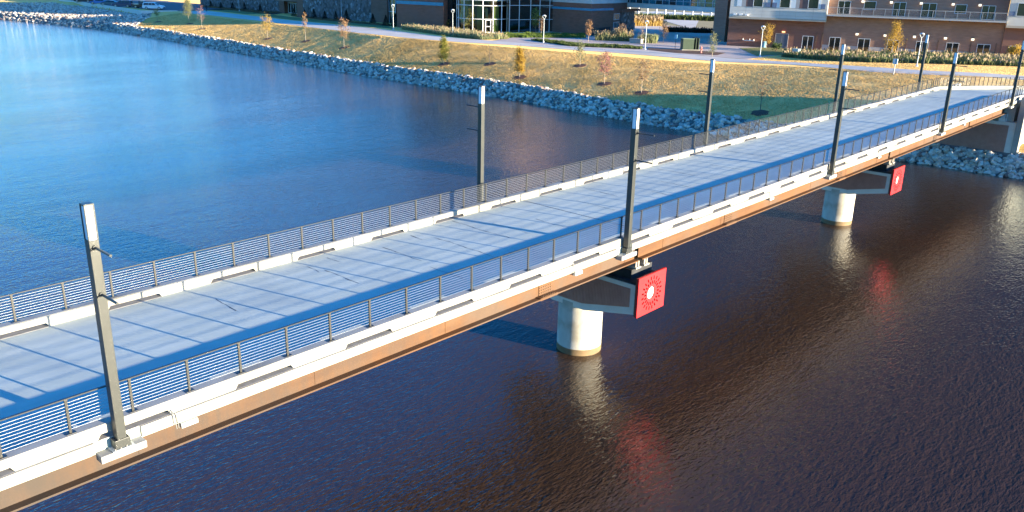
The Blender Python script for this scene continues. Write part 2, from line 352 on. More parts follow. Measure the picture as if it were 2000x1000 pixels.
def onlevel(x, y):
    k = 1.0
    for _ in range(8): k = (CAM.z-zp(CAM.y+(y-CAM.y)*k))/(CAM.z-zq(y))
    return (CAM.x+(x-CAM.x)*k, CAM.y+(y-CAM.y)*k)
XP = [p if p[0] < 40 or p[0] > 300 else tuple(reversed(onlevel(p[1], p[0]))) for p in XP0]
def prof(X, Y, z, T, lin):
    xw = itp(Y, XW); xp = itp(Y, T); dd = X-xw; top = 2.6
    if dd < top: return max(ZW+.52*dd, -9)
    zt = ZW+.52*top; t = min(max((dd-top)/(xp-xw-top), 0), 1)
    return zt+(z-zt)*(math.sin(t*math.pi/2)*.5+t*.5 if lin < .5 else t)
def G(X, Y):
    f = sstep(Y, 60, 100); a = prof(X, Y, zp(Y), XP, 0) if f < 1 else 0; b_ = prof(X, Y, zp(Y), XP, 1) if f > 0 else 0
    z = a*(1-f)+b_*f
    if WALL and Y > WALL[0][0] and X < wallx(Y)-.05: z = min(z, -3.3+.9*(1-sstep(Y, WALL[0][0], WALL[1][0])))
    return z
WALL = []
def wallx(Y): return itp(Y, WALL) if WALL else -999
def remap(x, y):
    if y < 40: return (x, y)
    t = Vector((x, y, prof(x, y, zq(y), XP0, 0))); k = .9
    while k < 1.35:
        p = CAM+(t-CAM)*k
        if p.z <= G(p.x, p.y)+1e-3: return (p.x, p.y)
        k += .0015
    return (x, y)
def frange(a, b, s):
    o = []; x = a
    while x < b-1e-6: o.append(x); x += s
    return o
_w = [remap(*p) for p in ((94.2, 181.4), (88.2, 187.2), (89.5, 197), (92.3, 225), (95.0, 253))]
WALL += sorted((p[1], p[0]) for p in _w)
def build_ground():
    xs = frange(-4, 26, .2)+frange(26, 60, 3)+[65, 80, 120, 200, 350, 600, 1000]      # offset from the waterline
    ys = frange(-260, -30, 10)+frange(-30, 200, .55)+frange(200, 260, 2)+[270, 290, 320, 360, 420, 500, 650, 900]
    vs = []; fs = []; mi = []; nx = len(xs)
    for Y in ys:
        xw = itp(Y, XW)
        for dd in xs:
            X = xw+dd; z = G(X, Y)
            xp = itp(Y, XP)
            if dd > 2.4 and X < xp-.2 and -30 < Y < 200:
                k = min(1, (dd-2.4)/1, (xp-.2-X)/5)
                z += k*(noise.noise(Vector((X*1.3, Y*1.3, 0)))*.018+noise.noise(Vector((X*.35, Y*.35, 4)))*.03+noise.noise(Vector((X*3.1, Y*2.6, 2)))*.010)
                f = min(max((Y-80)/25, 0), 1)
                z += k*f*.035*math.sin(X*6.6+2.2*noise.noise(Vector((X*.3, Y*.12, 9))))*(.55+.45*noise.noise(Vector((X*.5, Y*.2, 5))))
            vs.append((X, Y, z))
    for j in range(len(ys)-1):
        for i in range(nx-1):
            a = j*nx+i; fs.append((a, a+1, a+1+nx, a+nx)); mi.append(1 if xs[i] < (2.75 if ys[j] < 177 else 2.75+(ys[j]-177)*.7 if ys[j] < 198 else 16) else 0)
    m = MB(); m.add(vs, fs, True); o = m.build('ground', LAWN, kind='structure'); o.data.materials.append(SILT); o.data.polygons.foreach_set('material_index', mi)
build_ground()
MB().add([(-900, -700, ZW), (95, -700, ZW), (95, 900, ZW), (-900, 900, ZW)], [(0, 1, 2, 3)]).build('lake_water', WATER, kind='structure')

def sheet(name, near, far, m, dz, kind='structure', n=40):
    """strip between two polylines given as (x, y)"""
    near = [remap(*p) for p in near]; far = [remap(*p) for p in far]
    def res(P):
        L = [0]
        for a, b in zip(P, P[1:]): L.append(L[-1]+math.hypot(b[0]-a[0], b[1]-a[1]))
        o = []
        for i in range(n+1):
            t = L[-1]*i/n
            for k in range(len(P)-1):
                if t <= L[k+1]+1e-9:
                    q = (t-L[k])/max(L[k+1]-L[k], 1e-9); o.append((P[k][0]+(P[k+1][0]-P[k][0])*q, P[k][1]+(P[k+1][1]-P[k][1])*q)); break
        return o
    a = res(near); b = res(far); vs = []; fs = []; c = 8
    for p, q in zip(a, b):
        for k in range(c+1):
            X = p[0]+(q[0]-p[0])*k/c; Y = p[1]+(q[1]-p[1])*k/c; vs.append((X, Y, max(G(X, Y), zp(Y)-.6)+dz))
    for j in range(n):
        for k in range(c):
            i = j*(c+1)+k; fs.append((i, i+1, i+c+2, i+c+1))
    return MB().add(vs, fs).build(name, m, kind=kind)
near = [(96.5, 7), (94.1, 14), (93.3, 19.3), (95.4, 26.1), (97, 31), (95.4, 38), (95.2, 47.7), (94.3, 55.6), (92.4, 63), (91.3, 72.5), (88.3, 80.2), (87, 90), (87.0, 103.9), (88.5, 121), (91.1, 142.6), (92.2, 160), (92.5, 178)]
far = [(100.4, 7.9), (97.9, 15.2), (98.9, 21.3), (99.9, 28), (100.8, 35.3), (101, 42.9), (101.4, 50), (101.2, 55.4), (98, 61.5), (95.9, 67.8), (95.2, 79.3), (93.8, 85.4), (94.4, 96), (96.6, 108), (97.4, 133.8), (99, 155.7), (101.3, 181.7)]
sheet('path', [(98, -60), (99, -20)]+near, [(102, -60), (102.5, -20)]+far, PAVE, .035, n=90)
sheet('plaza', [(101.5, 38.5), (101.2, 55), (98, 61.5), (95.9, 67.8), (95.4, 80)], [(128, 40), (150, 55), (150, 62), (150, 70), (125, 90)], PLAZA, .028)
sheet('courtyard', [(125, 54), (125, 88)], [(160, 50), (160, 95)], PAVE, .042)
sheet('field_lawn', [(160, 40), (158, 105)], [(330, 40), (330, 260)], DRYG, .03)
sheet('courtyard_path', [(160, 84), (158, 80)], [(205, 128), (212, 110)], PAVE, .05)
sheet('side_lawn', [(99.5, 109), (98.3, 134), (101, 158)], [(103.5, 116), (103.5, 134), (106, 160)], GREENL, .03)
sheet('wall_bed', [(103.5, 116), (103.5, 134), (106, 152)], [(105.4, 116), (107, 134), (109, 152)], MULCHD, .045)
sheet('wall_bed', [(106.5, 160), (108, 178), (110, 200)], [(112.2, 165), (112.2, 178), (112.2, 200)], MULCHD, .045)
sheet('side_lawn', [(101.5, 163), (103, 178), (104, 186)], [(106.4, 164), (107.8, 178), (109, 186)], GREENL, .03)
sheet('parking_lot', [(94.3, 181.9), (88.5, 187.5), (89.7, 197), (95.3, 253)], [(116, 184), (118, 192), (118, 200), (120, 256)], ASPH, .03)
sheet('lawn_patch', [(107, 40), (112.5, 38.7)], [(118, 48.5), (127, 45.4)], GREENL, .05)
sheet('mulch_bed', [(102.6, 55.2), (101.6, 50), (103.7, 44.4)], [(105.4, 57.2), (107.8, 52), (108.2, 45.5)], MULCH, .06)
sheet('hedge_bed', [(108.3, 37), (106, 30), (105.6, 24), (109.5, 14), (112.5, 8)], [(117, 41), (119.5, 35), (122.5, 23), (124.5, 14), (126, 9)], MULCHD, .05)
sheet('grass_bed', [(99.4, 107.3), (95.2, 89.7), (94.9, 82)], [(104.8, 112), (103.5, 95), (100, 80.5)], MULCHD, .06)
sheet('hedge_bed', [(100.9, 77), (97.3, 66), (102.4, 56.3)], [(102.4, 76), (102.2, 66.5), (105.2, 57.8)], MULCHD, .05)
sheet('hedge_bed', [(101.5, 83.3), (105, 81), (113.5, 75.2)], [(107, 88.3), (113, 86), (119, 79.6)], MULCHD, .055)

# ------------------------------------------------------------------ bridge
DW = 7.2356
X0, X1 = -24.0, 73.9
br = thing('footbridge', 'long pale concrete footbridge on rust-coloured steel girders crossing the lake', 'bridge', (0, 0, 0))
MB().box(X0, X1, .17, DW-.17, -.28, -.012).build('deck_slab', DECK, br)
def curb(y0, y1, name='curb'):
    m = MB(); P, S = 3.046, 2.68
    k0 = int((X0-S)/P)-1
    for k in range(k0, 30):
        a = S+k*P-1.52; b = a+P           # module: 1.52 solid then 1.52 slot
        if b < X0 or a > X1-.2: continue
        s0 = a+1.52; c = .07; ze = .10
        poly = [(a, -.010), (s0, -.010), (s0+c, ze), (b-c, ze), (b, -.010), (b, .29), (a, .29)]
        m.prism([(x, z) for x, z in poly][:5]+[(b, .272), (b, .272)][:1]+[(a, .272)], lambda p: (p[0], y0, p[1]), lambda p: (p[0], y1, p[1]))
        m.hexa([(a, y0, .272), (b, y0, .272), (b, y1, .272), (a, y1, .272)], [(a, y0+.02, .292), (b, y0+.02, .292), (b, y1-.02, .292), (a, y1-.02, .292)])
    o = m.build(name, CURB, br)
    return o
c_near = curb(.20, .47); c_far = curb(DW-.47, DW-.20)
SLOTM = mat('scupper_shade', (.25, .225, .19), (.33, .30, .26), 6, .95)  # slot floor strips coloured darker than the deck, shade put into their colour
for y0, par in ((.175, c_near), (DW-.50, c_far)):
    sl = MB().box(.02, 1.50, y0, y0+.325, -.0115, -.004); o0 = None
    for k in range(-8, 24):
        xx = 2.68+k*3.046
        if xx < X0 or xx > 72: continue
        if o0 is None: o0 = sl.build('scupper_floor', SLOTM, par); o0.location = (xx, 0, 0)
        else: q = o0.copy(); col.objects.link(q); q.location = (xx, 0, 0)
# slab edge bands, concrete like the curbs
for y0, y1 in ((.12, .168), (DW-.168, DW-.12)):
    cuts = [X0]+[q for k in range(0 if y0 < 1 else 1, 5) for q in (17.75*k-.47, 17.75*k+.47)]+[X1]
    for a_, b_ in zip(cuts[::2], cuts[1::2]):
        if b_ > a_: MB().box(a_, min(b_, X1), y0, y1, -.245, -.006).build('slab_edge', CURB, br)
GAPS = (19.85, 46.8, 63.6)
def girder(y, m, a, b, vis):
    g = MB(); g.box(a, b, y-.011, y+.011, -1.15, -.31); g.box(a, b, y-.2, y+.2, -.308, -.283); g.box(a, b, y-.23, y+.23, -1.195, -1.149)
    if vis:
        x = a+1.7
        while x < b:
            g.box(x, x+.012, y-.02, y-.0112, -1.149, -.31); x += 4.6
    return g.build('girder', m, br)
ends = [X0]+[q for g_ in GAPS for q in (g_-.13, g_+.13)]+[X1-.25]
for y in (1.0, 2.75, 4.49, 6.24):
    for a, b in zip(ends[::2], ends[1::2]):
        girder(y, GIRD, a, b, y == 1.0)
for x in (14.47, 26.9, 39.2, 55.5):
    s = MB(); s.box(x-.33, x+.33, .968, .988, -1.13, -.36); s.box(x-.45, x+.45, .775, .985, -1.148, -1.128); s.box(x-.45, x+.45, .775, 1.22, -1.22, -1.197)
    sp = s.build('splice_plate', RUST, br)
    b0 = None
    for i in range(7):
        for j in range(7):
            if b0 is None: b0 = MB().tube((0, 0, 0), (0, -.024, 0), .02, .02, 6).build('bolt', RUSTD, sp); q = b0
            else: q = b0.copy(); col.objects.link(q)
            q.location = (x-.28+i*.093, .968, -1.04+j*.095)
        for yy in (.82, .9):
            q = b0.copy(); col.objects.link(q); q.location = (x-.28+i*.093, yy, -1.128); q.rotation_euler = (-math.pi/2, 0, 0)
for x in (-14, -6, 2.1, 10.3, 19.4, 20.3, 28.5, 36.5, 46.3, 47.3, 55, 63.1, 73.3):
    MB().box(x-.02, x+.02, 1.02, 6.22, -1.05, -.4).build('cross_frame', RUSTD, br)
for k in range(5):       # concrete pedestals that carry the lamp posts
    for side in (0, 1):
        if side and k == 0: continue
        x = 17.75*k; y = lambda q: q if not side else DW-q
        m = MB(); a, b = sorted((y(-.10), y(.168))); m.box(x-.46, x+.46, a, b, -.39, -.232)
        a, b = sorted((y(.119), y(.80))); m.box(x-.40, x+.40, a, b, -.385, -.29)
        m.build('lamp_pedestal', PEDC, br, bevel=.012)
def jbox(x):
    m = MB(); m.box(x-.19, x+.19, .10, .40, -.40, -.288); b = m.build('junction_box', GALV, br, bevel=.008)
    w_ = MB(); pts = [(x-.25, .11, -.36), (x-.27, .07, -.15), (x-.30, .10, .03), (x-.33, .12, .10), (x-.36, .09, .0), (x-.33, .06, -.2), (x-.29, .12, -.37)]
    w_.path(pts, .011); w_.build('conduit', WIRE, b)
for x in (1.5, 15.15, 29.2, 42.5, 58.8, 70.8): jbox(x)
for k in (2, 3, 4):
    x = 17.75*k-.55; MB().path([(x, .15, -.2), (x, .12, .25), (x+.1, .10, .27), (x+.14, .10, -.2)], .012).build('conduit', WIRE, br)
crk = random.Random(3)
def crack(x, ya, yb, wd=.008):
    m = MB(); pts = []; y = ya; n = max(5, int(abs(yb-ya)/.14))
    xx = x
    for i in range(n+1):
        t = i/n; xx += crk.uniform(-.028, .028); pts.append((xx, ya+(yb-ya)*t, wd*crk.choice((.6, .8, 1, 1, 1.6, 2.6))))
    vs = []
    for px, py, ww in pts: vs += [(px-ww, py, -.0085), (px+ww, py, -.0085)]
    m.add(vs, [(2*i, 2*i+1, 2*i+3, 2*i+2) for i in range(n)]); m.build('sealed_crack', CRACK, br)
for c in ((5.2, 5.52, 4.33), (8.62, 6.04, 5.35), (8.82, 5.38, 3.67), (9.62, 6.32, 5.71), (11.6, 5.91, 3.92), (11.44, 3.3, 1.8), (13.65, 5.5, 1.72), (13.2, 6.3, 5.6), (15.6, 6.61, 3.62), (16.45, 5.3, 3.57), (18.15, 4.6, 2.9), (21.5, 5.2, 3.2), (23.4, 6.2, 4.4), (25.2, 3.9, 2.0), (27.1, 4.62, 2.28), (29.3, 6.3, 4.1), (32.2, 5.0, 3.2), (36.0, 6.2, 4.0), (38.1, 4.4, 2.4), (43.1, 5.9, 3.5)): crack(*c)
for x in (19.85, 46.8): MB().box(x-.018, x+.018, .475, DW-.475, -.0117, -.0075).build('expansion_joint', CRACK, br)

# piers -------------------------------------------------------------
def pier(X, label):
    p = thing('bridge_pier', label, 'pier', (X, DW/2, -7.5), group='piers of the footbridge')
    B = lambda m, n, mt, par=p, bevel=0: m.build(n, mt, par, bevel=bevel)
    cy = 0; zo = 7.5
    B(MB().lathe([(.93, 0), (.93, zo-5.5), (.935, zo-5.49)], n=40), 'column_base', WETC)
    B(MB().lathe([(.92, zo-5.49), (.92, zo-3.45)], n=48), 'column', COLM)
    h = .88; y0 = .42-DW/2
    top = -1.95
    prof = [(y0, -3.12), (-.80, -3.62), (.80, -3.62), (-y0, -3.12), (-y0, top), (y0, top)]
    m = MB(); m.prism(prof, lambda q: (-h, q[0], q[1]+zo), lambda q: (h, q[0], q[1]+zo))
    cap = B(m, 'pier_cap', CAPM, bevel=.02)
    for s in (-1, 1):
        m = MB(); n = 82
        ins = [(y0+.26, -2.86), (-.72, -3.34), (.72, -3.34), (-y0-.26, -2.86)]
        def zb(y):
            y = min(max(y, ins[0][0]), ins[3][0])
            return itp(y, ins)
        ya, yb = ins[0][0], ins[3][0]; dx = .0
        for i in range(n):
            a = ya+(yb-ya)*i/n; b = ya+(yb-ya)*(i+.62)/n
            za, zb_ = zb(a), zb(b); o0, o1 = s*(h-.004), s*(h+.03)
            m.hexa([(o0, a, za+zo), (o1, a, za+zo), (o1, b, zb_+zo), (o0, b, zb_+zo)], [(o0, a, top-.17+zo), (o1, a, top-.17+zo), (o1, b, top-.17+zo), (o0, b, top-.17+zo)])
        # backing sheet, a few millimetres proud of the cap
        o0, o1 = s*(h-.002), s*(h+.006)
        m.prism(ins+[(yb, top-.17), (ya, top-.17)], lambda q: (o0, q[0], q[1]+zo), lambda q: (o1, q[0], q[1]+zo))
        m.build('ribbed_panel', RIBM, cap)
    m = MB(); m.box(-h+.03, h-.03, y0+.03, -y0-.03, top+zo+.002, top+zo+.10); m.box(-h+.28, h-.1, y0+.45, -y0-.45, top+zo+.10, -1.50+zo)
    B(m, 'bearing_seat', BLACK)
    for y in (1.0, 2.75, 4.49, 6.24):
        for s in (-.28, .28):
            m = MB(); m.box(s-.17, s+.17, y-DW/2-.22, y-DW/2+.22, -1.498+zo, -1.43+zo); m.box(s-.12, s+.12, y-DW/2-.16, y-DW/2+.16, -1.43+zo, -1.22+zo); m.tube((s, y-DW/2-.19, -1.43+zo), (s, y-DW/2-.19, -1.18+zo), .022); B(m, 'bearing', BOLT)
    for sgn in (-1, 1):         # pierced red panel on each end of the cap
        bm = bmesh.new(); W2, H2 = .925, .785; zc = -2.42+zo; yf = sgn*(DW/2-.30); yb = sgn*(DW/2-.39)
        loops = [[(-W2, -H2), (W2, -H2), (W2, H2), (-W2, H2)]]
        loops.append([(.265*math.cos(2*math.pi*i/32), .265*math.sin(2*math.pi*i/32)) for i in range(32)])
        for i in range(20):
            for ra, rb, off in ((.37, .50, 0), (.54, .68, .5)):
                t = 2*math.pi*(i+off)/20; c_, s_ = math.cos(t), math.sin(t); hw = .034
                loops.append([(ra*c_+hw*s_, ra*s_-hw*c_), (rb*c_+hw*s_, rb*s_-hw*c_), (rb*c_-hw*s_, rb*s_+hw*c_), (ra*c_-hw*s_, ra*s_+hw*c_)])
        for lp in loops:
            vv = [bm.verts.new((x, yf, z+zc)) for x, z in lp]
            for a, b in zip(vv, vv[1:]+vv[:1]): bm.edges.new((a, b))
        bmesh.ops.triangle_fill(bm, use_beauty=True, use_dissolve=False, edges=bm.edges[:])
        ex = bmesh.ops.extrude_face_region(bm, geom=bm.faces[:])
        bmesh.ops.translate(bm, vec=(0, yb-yf, 0), verts=[g for g in ex['geom'] if isinstance(g, bmesh.types.BMVert)])
        bmesh.ops.recalc_face_normals(bm, faces=bm.faces)
        me = bpy.data.meshes.new('red_panel'); bm.to_mesh(me); bm.free(); me.materials.append(RED)
        o = bpy.data.objects.new('red_panel', me); col.objects.link(o); o.parent = p
        m = MB(); e = sgn*(DW/2-.46); f_ = sgn*(DW/2-.41); a, b = sorted((e, f_))
        m.box(-.90, .90, a, b, zc-.76, zc+.76); m.build('backing_board', RUSTD, o)
        m = MB(); m.tube((0, yb, zc), (0, sgn*(DW/2-.37), zc), .25, .25, 32); m.build('white_disc', WHITE, o)
    return p
pier(20.04, 'nearer pier: pale round column with a brown ribbed cap and a red pierced sunburst panel')
pier(46.95, 'farther pier: pale round column, ribbed cap and red sunburst panel beside the rocky bank')

# abutment ------------------------------------------------------------
ab_ = thing('bridge_abutment', 'pale concrete abutment with brown ribbed face where the footbridge meets the bank', 'abutment', (74, 3.6, -5))
A = lambda m, n, mt, bevel=0: m.build(n, mt, ab_, loc=(74, 3.6, -5), bevel=bevel)
m = MB(); m.box(73.4, 75.2, -.15, DW+.15, -7, -1.85); A(m, 'wall', CAPM)
m = MB(); n = 90
for i in range(n):
    a = .36+(DW-.72)*i/n; m.box(73.35, 73.402, a, a+(DW-.72)/n*.6, -7, -2.12)
A(m, 'ribbed_panel', RIBM)
m = MB(); m.box(74.75, 75.2, .0, DW, -1.85, -.30); A(m, 'back_wall', RIBM)
m = MB(); m.box(73.32, 73.95, -.62, -.152, -7, .26); m.box(73.95, 74.35, -.55, -.152, -7, .26); m.box(74.35, 86, -.40, -.152, -7, -.02); A(m, 'wing_wall', CURB, .01)
m = MB(); m.box(75.2, 84, DW+.05, DW+.35, -7, -.2); A(m, 'wing_wall', CURB)
for y in (1.0, 2.75, 4.49, 6.24):
    m = MB(); m.box(73.55, 74.1, y-.25, y+.25, -1.848, -1.62); m.box(73.7, 73.98, y-.16, y+.16, -1.62, -1.2); m.tube((73.7, y-.3, -1.85), (73.7, y-.3, -1.25), .03); A(m, 'bearing', WHITE)

# approach walk beyond the bridge --------------------------------------
farL = [(73.9, 7.04), (75.4, 6.95), (78.4, 5.2), (81.9, 2.5), (85.2, -1.4), (88, -8), (89.5, -20)]
nearL = [(73.9, .20), (75.0, .14), (76.6, -.9), (78.2, -2.6), (79.6, -4.8), (81, -9.5), (82, -20)]
def strip3(name, a, b, z0, z1, m, kind=None, parent=None, **k):
    mb = MB(); n = len(a); vs = []
    for p, q in zip(a, b): vs += [(p[0], p[1], z0), (q[0], q[1], z0), (q[0], q[1], z1), (p[0], p[1], z1)]
    fs = []
    for i in range(n-1):
        for e in range(4): fs.append((4*i+e, 4*i+(e+1) % 4, 4*i+4+(e+1) % 4, 4*i+4+e))
    fs += [(0, 3, 2, 1), (4*n-4, 4*n-3, 4*n-2, 4*n-1)]
    mb.add(vs, fs); return mb.build(name, m, parent, kind=kind, **k)
strip3('approach_path', nearL, farL, -5, -.02, DECK, 'structure')
def off(P, dd):
    o = []
    for i, p in enumerate(P):
        a = P[max(i-1, 0)]; b = P[min(i+1, len(P)-1)]; t = Vector((b[0]-a[0], b[1]-a[1])).normalized(); o.append((p[0]-t.y*dd, p[1]+t.x*dd))
    return o
strip3('approach_kerb', off(farL, -.27), off(farL, .0), -.018, .29, CURB, label='pale concrete kerb curving along the lawn side of the bridge approach', cat='kerb')
strip3('approach_kerb', nearL, off(nearL, .27), -.018, .29, CURB, label='pale concrete kerb along the lake side of the bridge approach', cat='kerb')

# railings ------------------------------------------------------------
def rail_run(y, label):
    t = thing('railing', label, 'railing', (0, y, .29), group='cable railings of the footbridge')
    k = -19; first = None
    while .4377+1.2364*k < 73.6:
        x = .4377+1.2364*k
        if first is None:
            m = MB(); m.box(-.026, .026, -.022, .022, .012, .72); m.box(-.10, .10, -.06, .06, 0, .012); m.box(-.032, .032, -.03, .03, .70, .735)
            first = m.build('post', RAILM, t, bevel=.004); first.location = (x, 0, 0)
        else:
            c = first.copy(); col.objects.link(c); c.location = (x, 0, 0)
        k += 1
    m = MB(); m.box(-23.2, 73.4, -.026, .026, .735, .758); m.build('top_rail', RAILM, t)
    for i in range(9):
        z = .085+i*.0715; m = MB(); m.tube((-23.2, 0, z), (73.4, 0, z), .0038, .0038, 6); m.build('cable', CABLE, t)
rail_run(.325, 'lake-facing cable railing along the nearer edge of the footbridge')
rail_run(DW-.325, 'cable railing along the farther edge of the footbridge')
def rail_poly(P, label, step):
    t = thing('railing', label, 'railing', (P[0][0], P[0][1], .29), group='post railings of the bridge approach')
    base = Vector((P[0][0], P[0][1], 0)); L = []
    fi = None
    for a, b in zip(P, P[1:]):
        va, vb = Vector((*a, 0))-base, Vector((*b, 0))-base; n = max(1, round((vb-va).length/step))
        for i in range(n):
            p = va+(vb-va)*i/n
            if fi is None:
                m = MB(); m.box(-.026, .026, -.022, .022, .0, .74); m.box(-.09, .09, -.06, .06, 0, .012); fi = m.build('post', RAILM, t)
            else:
                fi_ = fi.copy(); col.objects.link(fi_); fi_.location = p
        L.append((va, vb))
    m = MB()
    for a, b in L: m.tube(a+Vector((0, 0, .745)), b+Vector((0, 0, .745)), .022, .022, 6)
    m.build('top_rail', RAILM, t)
    for i in range(6):
        m = MB()
        for a, b in L: m.tube(a+Vector((0, 0, .1+i*.105)), b+Vector((0, 0, .1+i*.105)), .006, .006, 5)
        m.build('cable', CABLE, t)
rail_poly(off(farL, -.13)[:6], 'railing of closely set posts curving along the lawn side of the bridge approach', .42)
rail_poly(off(nearL, .13)[:6], 'railing of closely set posts along the lake side of the bridge approach', .6)

# bridge lamps ---------------------------------------------------------
def bridge_lamp(x, y, sgn, label):
    t = thing('lamp_post', label, 'lamp post', (x, y, -.23), rz=0 if sgn < 0 else math.pi, group='square lamp posts along the footbridge')
    z = .23; h = .092
    m = MB(); m.box(-.22, .22, -.095, .155, .002, .022); base = m.build('base_plate', GALV, t)
    b = MB()
    for i in (-.17, -.06, .06, .17): b.tube((i, -.075, .022), (i, -.075, .06), .013, .013, 6)
    b.build('anchor_bolt', BOLT, base)
    m = MB(); m.box(-.155, .155, -.06, .15, .03, .215); m.build('base_cover', POLE, t, bevel=.008)
    m = MB(); m.box(-h, h, -.05, .15, .22, 4.40); m.build('shaft', POLE, t, bevel=.006)
    m = MB(); m.box(-h+.018, h-.018, -.032, .132, 4.40, 5.06); m.build('lens', LENS, t)
    m = MB()
    for a in (-h, h-.022):
        for c in (-.05, .128): m.box(a, a+.022, c, c+.022, 4.402, 5.06)
    m.box(-h, h, -.05, .15, 5.06, 5.09); m.build('lamp_frame', POLE, t)
    for zz in (4.26, 3.33):
        m = MB(); m.tube((0, -.05, zz), (0, -.085, zz), .05, .05, 10); m.tube((0, -.085, zz), (0, -.72, zz), .025, .025, 10); m.build('banner_arm', POLE, t)
names = ['largest square dark lamp post, on the near bridge edge at the far left',
         'square dark lamp post on the near bridge edge above the nearer red panel',
         'square dark lamp post on the near edge above the farther red-panelled pier',
         'square dark lamp post on the near edge between the farther pier and the abutment',
         'square dark lamp post on the near edge beside the bridge abutment']
fn = ['square dark lamp post on the far edge rising alone against the open lake',
      'square dark far-edge lamp post standing in front of the rocky bank',
      'square dark far-edge lamp post just left of a near-edge lamp post',
      'square dark far-edge lamp post in front of the apartment windows']
for k in range(5): bridge_lamp(17.75*k, -.02, -1, names[k])
for k in range(1, 5): bridge_lamp(17.75*k, DW+.02, 1, fn[k-1])

# ------------------------------------------------------------------ riprap
def rock_mesh(rg, size):
    bm = bmesh.new(); bmesh.ops.create_icosphere(bm, subdivisions=1, radius=1)
    s = Vector((rg.uniform(.75, 1.3), rg.uniform(.6, 1.0), rg.uniform(.5, .85)))*size*.5
    for v in bm.verts:
        k = rg.uniform(.72, 1.22); v.co = Vector((v.co.x*s.x*k, v.co.y*s.y*k, v.co.z*s.z*k))
    rot = Matrix.Rotation(rg.uniform(0, 6.3), 3, 'Z') @ Matrix.Rotation(rg.uniform(-.8, .8), 3, 'X') @ Matrix.Rotation(rg.uniform(-.8, .8), 3, 'Y')
    vs = [rot @ v.co for v in bm.verts]; fs = [tuple(v.index for v in f.verts) for f in bm.faces]; bm.free()
    return vs, fs
rg = random.Random(11)
protos = []
for i in range(14):
    vs, fs = rock_mesh(rg, 1); mb = MB(); mb.add(vs, fs)
    me = bpy.data.meshes.new('rock'); me.from_pydata([tuple(v) for v in vs], [], fs); me.update(); me.materials.append(ROCKS[(0, 0, 1, 0, 2, 1, 0, 0, 1, 2, 0, 3, 1, 0)[i]]); protos.append(me)
pts = []
Y = -26
def addrow(y0, y1, dmax, n):
    for _ in range(n):
        y = rg.uniform(y0, y1); dd = rg.uniform(-.55, dmax(y) if callable(dmax) else dmax); pts.append((itp(y, XW)+dd, y, rg.uniform(.38, .78) if rg.random() < .75 else rg.uniform(.25, .42)))
addrow(-14, 30, 2.8, 1500); addrow(-10, 9, 3.2, 620); addrow(30, 75, 2.8, 1500); addrow(75, 130, 2.8, 1650); addrow(130, 178, 2.9, 1450)
addrow(178, 200, lambda y: max(3.1, min(3.1+(y-178)*.75, wallx(max(y, 199))-itp(y, XW)-.3)), 900); addrow(200, 275, lambda y: wallx(y)-itp(y, XW)-.3, 5200)
pts = [p for p in pts if not (p[0] > 73.0 and -.7 < p[1] < DW+.5)]
def dist(p): return (Vector((p[0], p[1], -5))-CAM).length
def visible(p):
    v = Vector((p[0], p[1], -5))-CAM; z = v.dot(d); x = 1000+F*v.dot(cr)/z; y = 500-F*v.dot(cu)/z
    if not (0 < x < 2000 and 0 < y < 1000): return False
    if p[1] < 9: return x > 1740
    return p[1] > 26 or x < 1400
cand = sorted([p for p in pts if visible(p)], key=lambda p: dist(p)/p[2])
ind = set(id(p) for p in cand[:300])
rest = {0: MB(), 1: MB(), 2: MB(), 3: MB()}
allm = MB(); midx = []
for p in pts:
    z = max(ZW+.52*(p[0]-itp(p[1], XW)), -6.1)
    if p[0]-itp(p[1], XW) > 2.6: z = max(G(p[0], p[1]), -6) if p[1] < 175 else G(p[0], p[1])
    z += rg.uniform(.0, .16)*p[2]
    if id(p) in ind:
        near_ab = p[1] < 12
        o = bpy.data.objects.new('riprap_rock', rg.choice(protos)); col.objects.link(o); o.location = (p[0], p[1], z); o.rotation_euler = (0, 0, rg.uniform(0, 6.3)); o.scale = (p[2],)*3
        tag(o, 'broken rock on the water\'s edge below the bridge abutment' if near_ab else 'broken rock on the bank beyond the far side of the bridge', 'rock', 'riprap rocks below the abutment' if near_ab else 'riprap rocks on the bank beyond the bridge')
    else:
        vs, fs = rock_mesh(rg, p[2]); allm.add([(v.x+p[0], v.y+p[1], v.z+z) for v in vs], fs); midx += [rg.choice((0, 0, 0, 1, 1, 2, 0, 1, 3, 2))]*len(fs)
o = allm.build('riprap', None, kind='stuff', label='long band of broken grey and tan riprap rocks along the shoreline', cat='rocks')
for q in ROCKS: o.data.materials.append(q)
o.data.polygons.foreach_set('material_index', midx)

